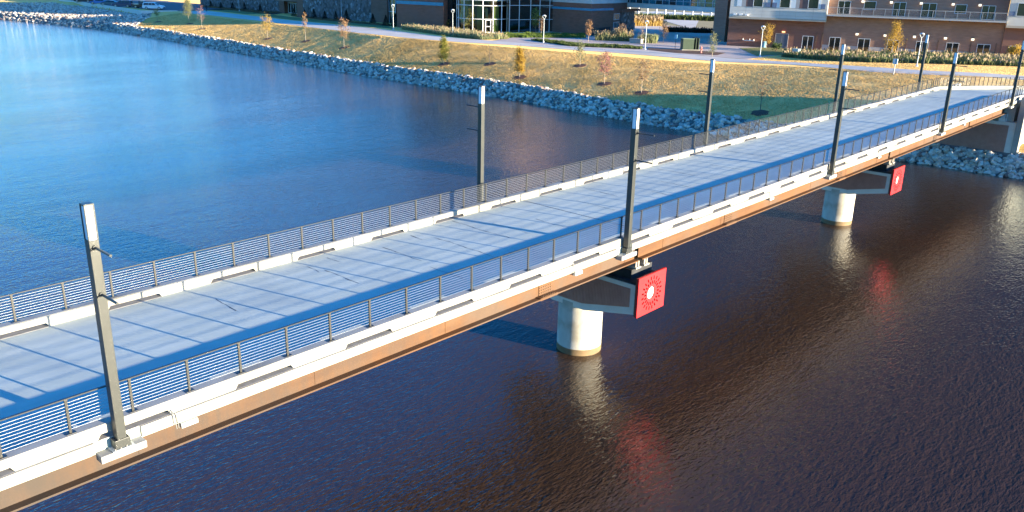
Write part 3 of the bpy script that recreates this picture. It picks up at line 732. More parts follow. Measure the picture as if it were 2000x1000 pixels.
# ------------------------------------------------------------------ vegetation
def blade_bed(name, label, poly_pts, n, h, wd, m, lean=.35, kind='stuff', jitter=.3, plume=None, cat='grass'):
    """poly_pts: list of (near, far) pairs; blades stand between them"""
    a = MB(); pl = MB(); r_ = random.Random(hash(name+str(n)+str(poly_pts[0])) & 0xffff)
    N = len(poly_pts)-1
    poly_pts = [tuple(zip(*(remap(xs_[k], ys_[k]) for k in (0, 1)))) for xs_, ys_ in poly_pts]
    for _ in range(n):
        i = r_.randrange(N); t = r_.random(); s = r_.random()
        p = [poly_pts[i][0][k]*(1-t)+poly_pts[i+1][0][k]*t for k in (0, 1)]; q = [poly_pts[i][1][k]*(1-t)+poly_pts[i+1][1][k]*t for k in (0, 1)]
        X = p[0]*(1-s)+p[1]*s; Y = q[0]*(1-s)+q[1]*s; Z = G(X, Y)
        hh = h*r_.uniform(1-jitter, 1+jitter*.5)*(.75+.5*noise.noise(Vector((X*.8, Y*.8, 3))))
        an = r_.uniform(0, 6.3); lx, ly = math.cos(an)*lean*hh*r_.random(), math.sin(an)*lean*hh*r_.random(); a2 = an+1.57+r_.uniform(-.5, .5); wx, wy = math.cos(a2)*wd, math.sin(a2)*wd
        a.add([(X-wx, Y-wy, Z), (X+wx, Y+wy, Z), (X+wx*.8+lx*.5, Y+wy*.8+ly*.5, Z+hh*.6), (X-wx*.8+lx*.5, Y-wy*.8+ly*.5, Z+hh*.6), (X+lx, Y+ly, Z+hh)], [(0, 1, 2, 3), (3, 2, 4)])
        if plume and r_.random() < plume[1]:
            X2, Y2, Z2 = X+lx, Y+ly, Z+hh; k = plume[2]
            pl.add([(X2-wx*2, Y2-wy*2, Z2-.06), (X2+wx*2, Y2+wy*2, Z2-.06), (X2+wx*1.2+lx*.3, Y2+wy*1.2+ly*.3, Z2+k), (X2-wx*.6+lx*.3, Y2-wy*.6+ly*.3, Z2+k)], [(0, 1, 2, 3)])
    o = a.build(name, m, label=label, cat=cat, kind=kind)
    if plume: pl.build(name.split('_')[0]+'_plume' if False else 'seed_plumes', plume[0], o, kind='stuff')
    return o
blade_bed('ornamental_grass', 'tall pale green ornamental grass bed curving beside the path before the glass tower', [((99.6, 104.6), (107.3, 112)), ((97.3, 104), (98.5, 103)), ((95.3, 103.4), (89.7, 95.5)), ((95, 100), (82, 80.7))], 15000, 1.0, .035, L_SAGE, plume=(L_STRAW, .13, .14))
blade_bed('hedge', 'low bright green hedge row along the foot of the curtain wall glazing', [((101.6, 106.5), (83.2, 88)), ((105, 112.5), (80.8, 85.5)), ((113.4, 118.6), (75.1, 79.4))], 9000, .55, .06, L_GRN, .7)
blade_bed('hedge', 'long low dark green hedge between the path and the pink paving', [((101, 102.3), (76.9, 75.9)), ((97.5, 102), (66.2, 66.8)), ((102.5, 105), (56.4, 57.8))], 9000, .45, .06, L_HEDGE, .7)
blade_bed('ornamental_grass', 'clump of tall pale green grass left of the pale stone bench', [((110.6, 112), (71, 71.8)), ((111.8, 114.5), (68.5, 69.8)), ((114, 115.6), (65.8, 67.2))], 2600, 1.7, .045, L_SAGE, .5, plume=(L_STRAW, .3, .2))
blade_bed('ornamental_grass', 'clump of tall pale green grass right of the path lamp near the plaza', [((112.6, 115), (64, 64.6)), ((114.2, 116.5), (61.4, 62.6))], 2000, 1.6, .045, L_SAGE, .5)
blade_bed('ornamental_grass', 'golden grass clump seen under the glazed walkway', [((149, 153), (92.5, 94.5)), ((157, 161), (87.5, 90.5))], 3000, 1.7, .06, L_GOLD, .4, plume=(L_STRAW, .6, .5))
blade_bed('shrub_border', 'long border of olive shrubs and plumed grass in front of the apartment wall', [((108.6, 116.6), (37, 40.6)), ((106.2, 119), (30, 34.5)), ((105.8, 121.8), (24, 23)), ((109.7, 124.2), (14, 14)), ((112.7, 125.6), (8, 9))], 24000, .80, .06, L_OLIVE, .6, plume=(L_STRAW, .045, .22), cat='shrubs')
blade_bed('wall_planting', 'low dull planting strip in shade along the foot of the stone wall', [((103.7, 105.5), (116.5, 116.5)), ((103.7, 106), (134, 134)), ((105.5, 108.6), (148, 148))], 3500, .4, .06, L_BRN, .7, cat='planting')
blade_bed('wall_planting', 'low dull planting strip left of the recessed entrance', [((107, 111.6), (164, 165)), ((108.2, 111.7), (178, 178)), ((110, 111.7), (200, 200))], 3500, .5, .06, L_BRN, .7, cat='planting')
blade_bed('hedge', 'dark hedge row beyond the courtyard in front of the pool fence', [((176, 180), (113, 116)), ((190, 193), (88, 90))], 4000, 1.5, .14, L_HEDGE, .6)
blade_bed('hedge', 'dark shaded shrubs in the courtyard behind the utility enclosure', [((140, 144), (76, 79)), ((148, 152), (66, 68))], 2500, 1.1, .10, L_DRK, .6)

def lawn_grass():
    a = MB(); r_ = random.Random(21)
    def put(X, Y, h, w_):
        z = G(X, Y)+.02; an = r_.uniform(0, 6.3); c_, s_ = math.cos(an)*w_, math.sin(an)*w_; lx, ly = r_.uniform(-.5, .5)*h, r_.uniform(-.5, .5)*h
        a.add([(X-c_, Y-s_, z-.05), (X+c_, Y+s_, z-.05), (X+c_*.7+lx, Y+s_*.7+ly, z+h), (X-c_*.7+lx, Y-s_*.7+ly, z+h*.8)], [(0, 1, 2, 3)])
    for _ in range(270000):
        Y = r_.uniform(-12, 188)**1 if r_.random() < .55 else r_.uniform(8, 90)
        x0 = itp(Y, XW)+2.8; x1 = itp(Y, XP)-.15; X = r_.uniform(x0, x1)
        if X > 73 and -1 < Y < DW+1 and X < 84: continue
        k = noise.noise(Vector((X*.5, Y*.5, 7)))+.5*noise.noise(Vector((X*1.7, Y*1.7, 1)))
        if k < -.3 and r_.random() < .5: continue
        f = min(max((Y-62)/25, 0), 1); t_ = (X-x0)/(x1-x0); f = max(f, .55*(1-min(1, t_*2.2))); put(X, Y, r_.uniform(.02+.02*f, .045+.04*f)*(1+.4*k), r_.uniform(.014, .038))
    for _ in range(9000):        # strip between the path and the shrub border
        Y = r_.uniform(5, 38); X = r_.uniform(itp(Y, [(5, 101.5), (15.2, 98.2), (28, 100.2), (38, 101.3)]), itp(Y, [(5, 113), (14, 109), (24, 105.4), (30, 105.8), (38, 108)])); put(X, Y, r_.uniform(.02, .045), r_.uniform(.014, .038))
    a.build('lawn_grass', L_TURF, kind='stuff', label='dormant straw-coloured turf covering the sloping lakeside lawn', cat='grass')
lawn_grass()
def tree(label, loc, h, cb, wd, leaf, n, shape='cone', bark=BARK, name='young_tree', lsz=.085, tr=.045, group=None, nb=12):
    r_ = random.Random(int(loc[0]*131+loc[1]*17)); t = thing(name, label, 'tree', loc, group=group)
    m = MB(); lx, ly = r_.uniform(-.03, .03)*h, r_.uniform(-.03, .03)*h
    sp = [Vector((lx*k*k, ly*k*k, h*.94*k)) for k in (0, .25, .5, .75, 1)]
    for i in range(4): m.tube(sp[i], sp[i+1], tr*(1-.22*i), tr*(1-.22*(i+1)), 7)
    tips = []
    def prof(k):           # crown half width against height 0..1 in the crown
        if shape == 'cone': return (1-k)**.8*min(1, k*6+.25)
        if shape == 'oval': return math.sin(math.pi*min(max(k*.92+.08, 0), 1))**.7
        return .55+.45*math.sin(math.pi*k)
    for i in range(nb):
        k = (i+.5)/nb*.93; an = i*2.4+r_.uniform(-.4, .4); z = h*(cb+(1-cb)*k); rad = wd*.5*prof(k)*r_.uniform(.7, 1.1)
        a = Vector((lx*(z/h)**2, ly*(z/h)**2, max(z-rad*.5, h*cb*.8))); b = Vector((math.cos(an)*rad, math.sin(an)*rad, z+rad*.12))
        m.tube(a, b, tr*.35, tr*.1, 5); tips.append((a, b, rad))
        for q in range(2):
            c = a.lerp(b, r_.uniform(.4, .8)); e = c+Vector((r_.uniform(-1, 1), r_.uniform(-1, 1), r_.uniform(0, 1)))*rad*.4
            m.tube(c, e, tr*.16, tr*.07, 4); tips.append((c, e, rad*.5))
    m.build('trunk', bark, t)
    c = MB()
    for _ in range(n):
        a, b, rad = r_.choice(tips); p = a.lerp(b, r_.uniform(.35, 1.1)); sg = .10*wd
        p = p+Vector((r_.gauss(0, sg), r_.gauss(0, sg), r_.gauss(0, sg*1.1)))
        u = Vector((r_.gauss(0, 1), r_.gauss(0, 1), r_.gauss(0, 1))).normalized(); v = u.orthogonal().normalized(); s = lsz*r_.uniform(.6, 1.25)
        c.add([p-u*s, p+v*s*.6, p+u*s, p-v*s*.6], [(0, 1, 2, 3)])
    c.build('crown', leaf, t)
    return t
MUL = MB()
def ring(x, y, r_=.85, m=MULCH):
    vs = [(x, y, G(x, y)+.10)]; n = 16
    for i in range(n): a = 2*math.pi*i/n; rr = r_*(1+.12*math.sin(i*2.3)); X, Y_ = x+math.cos(a)*rr, y+math.sin(a)*rr; vs.append((X, Y_, G(X, Y_)+.055))
    for i in range(n): a = 2*math.pi*i/n; rr = r_*(1.1+.12*math.sin(i*2.3)); X, Y_ = x+math.cos(a)*rr, y+math.sin(a)*rr; vs.append((X, Y_, G(X, Y_)-.12))
    MB().add(vs, [(0, 1+i, 1+(i+1) % n) for i in range(n)]+[(1+i, 1+n+i, 1+n+(i+1) % n, 1+(i+1) % n) for i in range(n)]).build('mulch', m, kind='structure')
LT = [  # x, y, h, crown base, width, leaf, leaves, shape, bark, label
 (84.7, 172.3, 2.7, .5, 1.3, L_YG, 260, 'oval', BARK, 'small pale young tree on the mound below the white car'),
 (85.0, 158.7, 5.1, .38, 2.4, L_PAL, 1500, 'cone', BARK, 'tallest pale olive conical tree on the lawn near the parked cars'),
 (83.0, 149.7, 4.7, .35, 1.6, L_RED, 110, 'oval', BARK, 'slim nearly bare young tree right of the pale olive conical tree'),
 (80.8, 122.3, 3.9, .42, 2.1, L_YEL, 520, 'oval', BARK, 'small golden tree on the lawn below the recessed entrance'),
 (80.9, 110.7, 4.6, .5, 1.0, L_ORA, 170, 'oval', BARK, 'slim nearly bare tree with a few rusty leaves below the stone wall'),
 (79.5, 98.1, 4.4, .36, 1.8, L_ORA, 560, 'oval', BARK, 'small orange-brown tree on the striped lawn'),
 (77.6, 72.7, 3.6, .20, 1.75, L_YG, 1500, 'cone', BARK, 'dense yellow-green tree just above the rocks left of the lone far-edge lamp post'),
 (79.7, 65.8, 2.4, .4, 1.1, L_BRN, 40, 'oval', BARK, 'leafless sapling in a dark mulch ring on the open lawn'),
 (76.4, 57.3, 3.6, .22, 1.75, L_YEL, 1500, 'cone', BARK, 'dense golden conical tree just above the rocky bank'),
 (83.4, 53.0, 2.9, .30, 1.9, L_PAL, 420, 'cone', BARK, 'small sparse olive tree on a low mound in mid lawn'),
 (77.4, 44.6, 3.6, .36, 1.8, L_RED, 520, 'oval', BARK, 'sparse pinkish-red tree on the lawn above the rocks'),
 (75.8, 38.2, 3.5, .38, 1.9, L_BRN, 330, 'oval', BARK, 'thin brown-leaved tree at the edge of the bridge shadow'),
 (74.2, 22.8, 4.2, .40, 1.6, L_BRN, 90, 'oval', BARKD, 'bare dark tree standing in the bridge shadow'),
]
for x, y, h, cb, wd, lf, n, sh, bk, lab in LT:
    x, y = remap(x, y); z = G(x, y); tree(lab, (x, y, z), h*1.06, cb, wd*1.15, lf, int(n*1.9), sh, bk, group='young trees on the lawn'); ring(x, y)
BT = [
 (107.1, 109.2, 5.4, .24, 3.2, L_YG, 1500, 'cone', 'yellow-green tree in front of the blank brick wall'),
 (106.0, 95.7, 4.4, .25, 2.7, L_YG, 1300, 'cone', 'olive-yellow tree in front of the round glass tower'),
 (112.0, 85.3, 4.6, .34, 2.0, L_GRN, 1500, 'oval', 'bright green tree in front of the curtain wall glazing'),
 (110.7, 82.9, 3.2, .3, 1.2, L_ORA, 220, 'oval', 'thin brown tree beside the bright green tree'),
 (107.0, 69.7, 3.5, .32, 1.35, L_ORA, 800, 'oval', 'small rusty-red tree in front of the angled brick corner'),
 (121.4, 45.7, 3.8, .26, 2.1, L_YEL, 1100, 'oval', 'yellow tree behind the path lamp by the brick wall'),
 (119.8, 26.0, 4.6, .24, 2.9, L_YEL, 1700, 'cone', 'tall bright yellow tree rising from the border by the apartment wall'),
 (111.3, 62.3, 2.8, .35, 1.3, L_BRN, 90, 'oval', 'bare sapling behind the pale stone bench'),
 (101.2, 43.8, 3.4, .15, 1.55, L_PAL, 620, 'oval', 'sparse olive tree at the tip of the red mulch bed'),
 (144.2, 79.1, 2.2, .3, 1.4, L_DRK, 300, 'oval', 'dark shrubby tree in the shaded courtyard'),
 (113.2, 67.4, 2.9, .3, 1.7, L_BRN, 420, 'oval', 'brown shrubby tree behind the left clump of tall grass'),
 (117.0, 61.8, 3.0, .3, 1.6, L_ORA, 380, 'oval', 'rusty shrubby tree behind the right clump of tall grass'),
]
for x, y, h, cb, wd, lf, n, sh, lab in BT:
    x, y = remap(x, y); tree(lab, (x, y, G(x, y)), h, cb, wd, lf, n, sh, BARK, group='young trees by the buildings')
def bush(lab, x, y, h, wd, leaf, n):
    x, y = remap(x, y); r_ = random.Random(int(x*7+y)); t = thing('bush', lab, 'bush', (x, y, G(x, y))); m = MB(); c = MB()
    for i in range(7):
        a = i*.9; e = Vector((math.cos(a)*wd*.35, math.sin(a)*wd*.35, h*r_.uniform(.6, .9))); m.tube((0, 0, 0), e, .03, .012, 5)
        for _ in range(n//7):
            p = e+Vector((r_.gauss(0, wd*.13), r_.gauss(0, wd*.13), r_.gauss(-.1, h*.16))); u = Vector((r_.gauss(0, 1), r_.gauss(0, 1), r_.gauss(0, 1))).normalized(); v = u.orthogonal(); s = .1*r_.uniform(.6, 1.3)
            c.add([p-u*s, p+v*s*.6, p+u*s, p-v*s*.6], [(0, 1, 2, 3)])
    m.build('stems', BARKD, t); c.build('foliage', leaf, t)
bush('round golden bush against the brick wall left of the glass tower', 107.2, 102.9, 1.9, 2.0, L_YEL, 900)
bush('round yellow bush in front of the apartment door at the far right', 124, 11.8, 1.7, 1.6, L_YEL, 700)
bush('dark shrub left of the stacked shrub border', 117.5, 42.2, 1.2, 1.3, L_HEDGE, 500)
def conifer(x, y, h, lab, first=[None]):
    x, y = remap(x, y); h *= 1.06
    if first[0] is None:
        t = thing('conifer', lab, 'tree', (x, y, G(x, y)), group='small dark conifers along the stone wall'); m = MB(); m.tube((0, 0, 0), (0, 0, .95), .03, .008, 6); m.build('trunk', BARKD, t)
        c = MB(); r_ = random.Random(5)
        for _ in range(1500):
            k = r_.random()**1.4; an = r_.uniform(0, 6.3); rr = .36*(1-k)*(.35+.65*r_.random()**.5)*(1+.25*math.sin(an*5+k*30)); p = Vector((math.cos(an)*rr, math.sin(an)*rr, .04+k*.96)); u = Vector((math.cos(an), math.sin(an), -.3))*.06; v = Vector((-math.sin(an), math.cos(an), r_.uniform(-.5, .5)))*.022
            c.add([p-u*.5, p+v, p+u, p-v], [(0, 1, 2, 3)])
        c.build('crown', L_DRK, t); t.scale = (h, h, h); first[0] = t
    else: copy_tree(first[0], (x, y, G(x, y)), rng.uniform(0, 6), lab, scale=(h, h, h*rng.uniform(.95, 1.08)))
CN = [(110.9, 196, 1.7), (110.6, 190.4, 1.7), (110.6, 184.8, 1.9), (110.4, 178.9, 2.0), (110.2, 171.5, 1.9), (107.6, 153.5, 1.9), (106.1, 147.2, 1.8), (105.6, 143.1, 2.0), (105.4, 138.9, 1.9), (105.3, 134.9, 1.8), (105, 130.9, 2.4), (104.7, 121.9, 2.1), (104.2, 117.3, 2.0), (104, 114.2, 2.5)]
for i, (x, y, h) in enumerate(CN):
    lab = ('small dark conifer in front of the stone wall left of the recessed entrance' if i < 5 else 'dark conifer right against the white door of the recessed entrance' if i == 5 else 'small dark conifer along the stone wall right of the recessed entrance' if i < 10 else
           'taller dark conifer just right of the thin path lamp by the stone wall' if i == 10 else 'lone dark conifer at the right end of the stone wall' if i == 11 else 'dark conifer just left of the lamp by the tall dark window' if i == 12 else 'tall dark conifer just right of the lamp by the tall dark window')
    conifer(x, y, h, lab)

# ------------------------------------------------------------------ buildings
class Fr:
    def __init__(s, p0, t):
        s.p = Vector((*p0, 0)); s.t = Vector((*t, 0)).normalized(); s.n = Vector((s.t.y, -s.t.x, 0))
        if (Vector((CAM.x, CAM.y, 0))-s.p).dot(s.n) < 0: s.n = -s.n
    def at(s, u, o, z): return s.p+s.t*u+s.n*o+Vector((0, 0, z))
    def box(s, m, u0, u1, o0, o1, z0, z1):
        P = lambda z: [s.at(u0, o0, z), s.at(u1, o0, z), s.at(u1, o1, z), s.at(u0, o1, z)]
        return m.hexa(P(z0), P(z1))
class Bld:
    def __init__(s, name, label, cat, loc): s.o = thing(name, label, cat, loc); s.loc = loc
    def part(s, name, m, mt, parent=None, bevel=0, **k): return m.build(name, mt, parent or s.o, loc=s.loc, bevel=bevel, **k)
    def window(s, fr, u0, u1, z0, z1, o=0, split=0, glass=None, fw=.07, name='window', vs=()):
        m = MB(); fr.box(m, u0, u0+fw, o, o+.07, z0, z1); fr.box(m, u1-fw, u1, o, o+.07, z0, z1); fr.box(m, u0+fw, u1-fw, o, o+.07, z1-fw, z1); fr.box(m, u0+fw, u1-fw, o, o+.07, z0, z0+fw)
        for k in range(split): uu = u0+(u1-u0)*(k+1)/(split+1); fr.box(m, uu-fw/2, uu+fw/2, o, o+.07, z0+fw, z1-fw)
        f_ = s.part(name, m, FRAME); g = MB(); fr.box(g, u0+fw*.5, u1-fw*.5, o+.002, o+.025, z0+fw*.5, z1-fw*.5); s.part('pane', g, glass or GLASSD, f_)
        return f_
# --- apartment building on the right
fr = Fr((119.15, 39.12), (.281, -.9597)); b = Bld('apartment_building', 'brick and cream apartment building with a long railed balcony at the upper right', 'building', (125, 25, -1))
m = MB(); fr.box(m, -10.9, 26.1, -28, 0, -3, 3.999); fr.box(m, -10.9, 26.1, -28, -.0, 4.0, 12.5); b.part('wall', m, BRICKT)
m = MB(); fr.box(m, -10.9, 2.9, .0, .03, -3, 3.1); b.part('lower_wall', m, BRICK)
m = MB(); fr.box(m, 26.1, 44, -9, .35, -3, 3.4); b.part('lower_wall', m, BRICK)
m = MB(); fr.box(m, -11.1, 44.2, -28.2, 1.3, 12.5, 12.9); b.part('roof', m, ROOF)
m = MB(); fr.box(m, -10.75, 3.1, .032, 1.15, 3.42, 12.5); bay = b.part('bay', m, CREAM)
m = MB(); fr.box(m, -10.78, 3.14, .032, 1.19, 3.12, 3.42); b.part('soffit_trim', m, CREAMD, bay)
m = MB()
for z in (3.78, 4.30, 4.84): fr.box(m, -10.6, 3.0, 1.15, 1.153, z, z+.022)
for u in (-8.4, -6.0, -3.5, -1.2, 1.2): fr.box(m, u, u+.022, 1.15, 1.153, 3.44, 4.84)
b.part('panel_joint', m, CREAMD, bay)
for u0_, u1_, mt in ((-9.78, -9.09, WPANEL), (-9.08, -8.48, BEIGE), (-8.47, -7.45, BROWNP), (-5.98, -5.57, BEIGE), (-4.92, -4.66, BROWNP), (-4.64, -3.65, WPANEL), (-2.08, -1.34, WPANEL), (-1.33, -.83, BEIGE), (-.82, .33, BROWNP), (1.87, 2.14, WPANEL)):
    m = MB(); fr.box(m, u0_, u1_, 1.15, 1.175, 4.9, 7.0); b.part('infill_panel', m, mt, bay)
for u0_ in (-5.55, -4.63, 2.16):
    m = MB(); fr.box(m, u0_, u0_+.62, 1.176, 1.23, 4.9, 5.6); b.part('louvre', m, BLUEP, bay)
for u0_, u1_ in ((-7.42, -6.0), (-3.61, -2.12), (.36, 1.84)): b.window(fr, u0_, u1_, 4.88, 7.0, 1.152)
m = MB(); fr.box(m, 26.1, 44, .352, 1.15, 3.66, 12.5); bay2 = b.part('bay', m, CREAM)
m = MB(); fr.box(m, 26.06, 44, .352, 1.19, 3.36, 3.66); b.part('soffit_trim', m, CREAMD, bay2)
b.window(fr, 26.95, 28.7, 4.88, 6.6, 1.152); b.window(fr, 31, 32.7, 4.88, 6.6, 1.152)
m = MB(); fr.box(m, 26.15, 26.8, 1.152, 1.2, 4.9, 5.5); b.part('louvre', m, BLUEP, bay2)
for u in (-10.1, -9.25, -8.4):
    m = MB(); fr.box(m, u, u+.42, 1.153, 1.5, 3.62, 3.82); b.part('wall_lamp', m, WHITE)
for u0_, u1_ in ((.07, 1.68), (3.85, 5.42), (7.8, 9.45), (11.72, 13.25), (15.48, 17.1), (19.33, 20.93), (23.15, 24.82)): b.window(fr, u0_, u1_, -1.3, 1.02, .032, 1, name='sliding_door')
b.window(fr, 26.99, 28.85, -1.3, 1.0, .352, 1, name='sliding_door')
for u0_, u1_ in ((2.95, 3.8), (5.5, 7.75), (9.5, 11.65), (13.3, 15.4), (17.15, 19.28), (20.98, 23.1), (24.87, 26.0)):
    m = MB(); fr.box(m, u0_, u1_, .001, .05, -1.6, -.12); b.part('base_panel', m, BEIGE)
for u, o_, z_ in ((1.95, .031, 1.6), (2.8, .031, 1.6), (14.1, .001, 1.25), (18.2, .001, 1.25), (22.3, .001, 1.25), (25.4, .001, 1.25)):
    m = MB(); fr.box(m, u, u+.1, o_, o_+.09, -1.4, z_); b.part('downpipe', m, RUSTD)
m = MB(); fr.box(m, -3.75, -2.0, .031, .08, -1.3, 1.12); dr = b.part('double_door', m, DOORB)
m = MB(); fr.box(m, -3.82, -3.75, .031, .11, -1.3, 1.2); fr.box(m, -2.0, -1.93, .031, .11, -1.3, 1.2); fr.box(m, -3.75, -2.0, .031, .11, 1.12, 1.2); fr.box(m, -2.89, -2.86, .0805, .084, -1.3, 1.12); b.part('door_frame', m, BEIGE, dr)
m = MB(); fr.box(m, -2.92, -2.5, .031, .3, 1.36, 1.52); b.part('wall_lamp', m, GLOWO)
for zz, us in ((1.44, (7.35, 11.1, 14.95, 18.9, 22.3)), (5.98, (7.5, 11.25, 15.1, 19.1, 22.4))):
    for u in us:
        m = MB(); fr.box(m, u, u+.34, .001, .34, zz, zz+.30); lp = b.part('wall_lamp', m, GLOW, bevel=.02); m = MB(); fr.box(m, u-.02, u+.36, .001, .36, zz+.302, zz+.34); b.part('lamp_hood', m, POLE, lp)
for u0_, u1_, z0, z1, sp_ in ((4.4, 6.1, 4.25, 6.15, 1), (7.88, 9.5, 5.0, 6.2, 0), (11.74, 13.42, 4.25, 6.2, 1), (15.43, 17.3, 4.25, 6.2, 1), (19.6, 21.05, 4.9, 6.15, 0), (22.87, 24.55, 4.25, 6.12, 1)):
    b.window(fr, u0_, u1_, z0, z1, .001, sp_, name='balcony_door' if z0 < 4.5 else 'window')
m = MB(); fr.box(m, 3.12, 26.0, .002, 1.6, 4.0, 4.2); bal = b.part('balcony', m, BALC)
m = MB(); fr.box(m, 3.12, 26.0, 1.54, 1.6, 5.2, 5.26); fr.box(m, 3.12, 26, 1.55, 1.585, 4.30, 4.34)
u = 3.2
while u < 26.1: fr.box(m, u, u+.06, 1.545, 1.595, 4.202, 5.2); u += 1.52
fr.box(m, 25.95, 26.0, .05, 1.54, 5.2, 5.26); fr.box(m, 25.95, 26.0, .8, .85, 4.202, 5.2)
b.part('balcony_railing', m, BALC, bal)
m = MB(); u = 3.2
while u < 25.9:
    k = 1
    while k < 14: fr.box(m, u+.1*k, u+.1*k+.008, 1.56, 1.575, 4.342, 5.2); k += 1
    u += 1.52
b.part('railing_bars', m, BALC, bal)
m = MB(); u = 3.9
while u < 26: fr.box(m, u, u+.1, .2, 1.5, 3.86, 3.998); u += 1.52
b.part('bracket', m, RUSTD, bal)
def regrade(o, k=1.05, rz=0):
    o.location = CAM+(Vector(o.location)-CAM)*k; o.scale = (k, k, k); o.rotation_euler[2] += rz
regrade(b.o, 1.05, R(2.2))
# --- pillar and glazed walkway
b = Bld('glazed_walkway', 'glazed upper walkway with a grey band bridging between the two buildings', 'walkway', (125, 65, 3)); fr = Fr((127, 78), (-4, -23))
m = MB(); fr.box(m, -2.5, 23.2, -4, 0, 3.42, 4.22); b.part('fascia', m, CAPM)
m = MB(); fr.box(m, -2.5, 23.2, -4.2, .2, 7.6, 8.1); b.part('roof', m, ROOF)
m = MB(); fr.box(m, -2.5, 23.2, -2.1, -2.0, 4.22, 7.6); b.part('inner_wall', m, INTER)
for i in range(16):
    u = -2.3+i*1.58; m = MB(); fr.box(m, u+.05, u+1.53, -.14, -.10, 4.26, 7.56); b.part('pane', m, (GLASST, GLASST, GLASSD, GLASST, GLASSD)[i % 5])
m = MB()
for i in range(17): fr.box(m, -2.3+i*1.58-.04, -2.3+i*1.58+.04, -.16, -.02, 4.222, 7.6)
fr.box(m, -2.3, 23.1, -.155, -.03, 4.85, 4.90)
b.part('mullions', m, FRAME)
t = thing('brick_pillar', 'massive tan brick pillar at the left end of the apartment building', 'pillar', (122.5, 54, -1.5))
MB().box(121.2, 124.0, 53.0, 55.2, -2.5, 12.5).build('shaft', BRICKT, t, loc=(122.5, 54, -1.5)); MB().box(121.1, 124.1, 52.9, 55.3, 12.5, 12.9).build('coping', CREAMD, t, loc=(122.5, 54, -1.5))
MB().box(124.0, 124.6, 51.6, 54.5, -2.5, 12.5).build('cream_return', CREAM, t, loc=(122.5, 54, -1.5))
regrade(t, 1.05); regrade(b.o, 1.052)
# --- middle building: brick corner, curtain wall, round tower, brick wing
b = Bld('glass_tower_building', 'brick building with a round glass tower, curtain wall and teal bands behind the lawn', 'building', (112, 95, -1.5))
fB = Fr((120.5, 88.5), (-.7, -9.5)); f2 = Fr((119.8, 79), (7, .3)); fG = Fr((108.5, 91.8), (12, -3.3)); fL = Fr((104.5, 116), (1.5, -11.5))
m = MB(); m.prism([(120.5, 88.5), (119.8, 79), (126.8, 79.3), (133.8, 81.0), (138, 85), (138, 97), (121, 92)], lambda p: (p[0], p[1], -3), lambda p: (p[0], p[1], 3.95)); b.part('brick_wall', m, BRICK)
m = MB(); m.prism([(120.45, 88.6), (119.72, 78.9), (126.8, 79.2), (133.8, 80.9), (138.1, 85), (138.1, 97.1), (121, 92.1)], lambda p: (p[0], p[1], 3.952), lambda p: (p[0], p[1], 9.6)); b.part('upper_wall', m, CREAM)
m = MB(); fB.box(m, -.05, 9.6, .001, .12, 2.72, 3.12); f2.box(m, -.12, 7.0, .001, .12, 2.722, 3.118); b.part('teal_band', m, TEAL)
m = MB(); m.prism([(126.8, 79.3), (133.6, 80.6), (133.6, 86), (126.8, 86)], lambda p: (p[0], p[1]-.02, -3), lambda p: (p[0], p[1]-.02, 2.5)); b.part('low_wing', m, BRICK)
fC = Fr((126.8, 79.26), (7, 1.45))
b.window(fC, .3, 2.9, -1.3, .6, .03, 3, name='shopfront'); b.window(fC, .3, 2.9, .95, 2.1, .03, 2)
m = MB(); fC.box(m, 3.3, 9.6, -.5, .3, -3, 2.3); b.part('stone_pier', m, STONE)
m = MB(); fC.box(m, 3.0, 12.0, -.6, .5, 2.302, 2.75); b.part('canopy', m, BRICK)
m = MB(); m.box(119.0, 119.25, 76.6, 78.2, -1.5, -.2)
b.part('meter_cabinet', m, POLE)
# curtain wall
def glazed(fr_, us, zs, deep, curtains=()):
    for i in range(len(us)-1):
        g = MB(); fr_.box(g, us[i]+.04, us[i+1]-.04, -.05, -.03, zs[0], zs[-1]); b.part('glass_panel', g, CWG)
    m = MB()
    for u in us: fr_.box(m, u-.045, u+.045, -.09, .05, zs[0], zs[-1])
    for z in zs: fr_.box(m, us[0], us[-1], -.085, .04, z-.04, z+.04)
    b.part('mullions', m, FRAME)
glazed(fG, [2.9, 4.98, 7.45, 9.5, 11.7, 12.85], [-1.5, .78, 3.3, 5.6, 8.0], 5)
m = MB(); fG.box(m, 2.9, 12.85, -5.0, -4.9, -1.5, 9); fG.box(m, 2.9, 12.85, -4.9, -.1, 3.42, 3.62); fG.box(m, 2.9, 12.85, -4.9, -.1, -1.7, -1.5); b.part('interior', m, INTER)
m = MB(); fG.box(m, 2.7, 12.9, -6, .25, 8.0, 9.3); b.part('parapet', m, CREAM)
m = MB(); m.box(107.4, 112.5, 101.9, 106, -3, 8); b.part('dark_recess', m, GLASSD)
# round tower
TC = Vector((110.4, 96.9, 0)); TR = 4.8; base_an = math.atan2(CAM.y-TC.y, CAM.x-TC.x)
ths = [base_an+R(22.5)*k for k in range(-5, 6)]
zs = [-1.5, .86, 3.2, 4.15, 5.0]
def pt(a, r_, z): return (TC.x+math.cos(a)*r_, TC.y+math.sin(a)*r_, z)
m = MB()
for a in ths: m.tube(pt(a, TR, -1.5), pt(a, TR, 5.0), .085, .085, 6)
for z in zs[:-1]:
    for a, c in zip(ths, ths[1:]):
        for q in range(4): m.tube(pt(a+(c-a)*q/4, TR, z), pt(a+(c-a)*(q+1)/4, TR, z), .06, .06, 5)
b.part('tower_mullions', m, WHITE)
for i, (a, c) in enumerate(zip(ths, ths[1:])):
    g = MB(); vs = []
    for q in range(5):
        x = a+(c-a)*q/4; vs += [pt(x, TR-.03, -1.5), pt(x, TR-.03, 5.0)]
    g.add(vs, [(2*q, 2*q+2, 2*q+3, 2*q+1) for q in range(4)]); b.part('glass_panel', g, CWG)
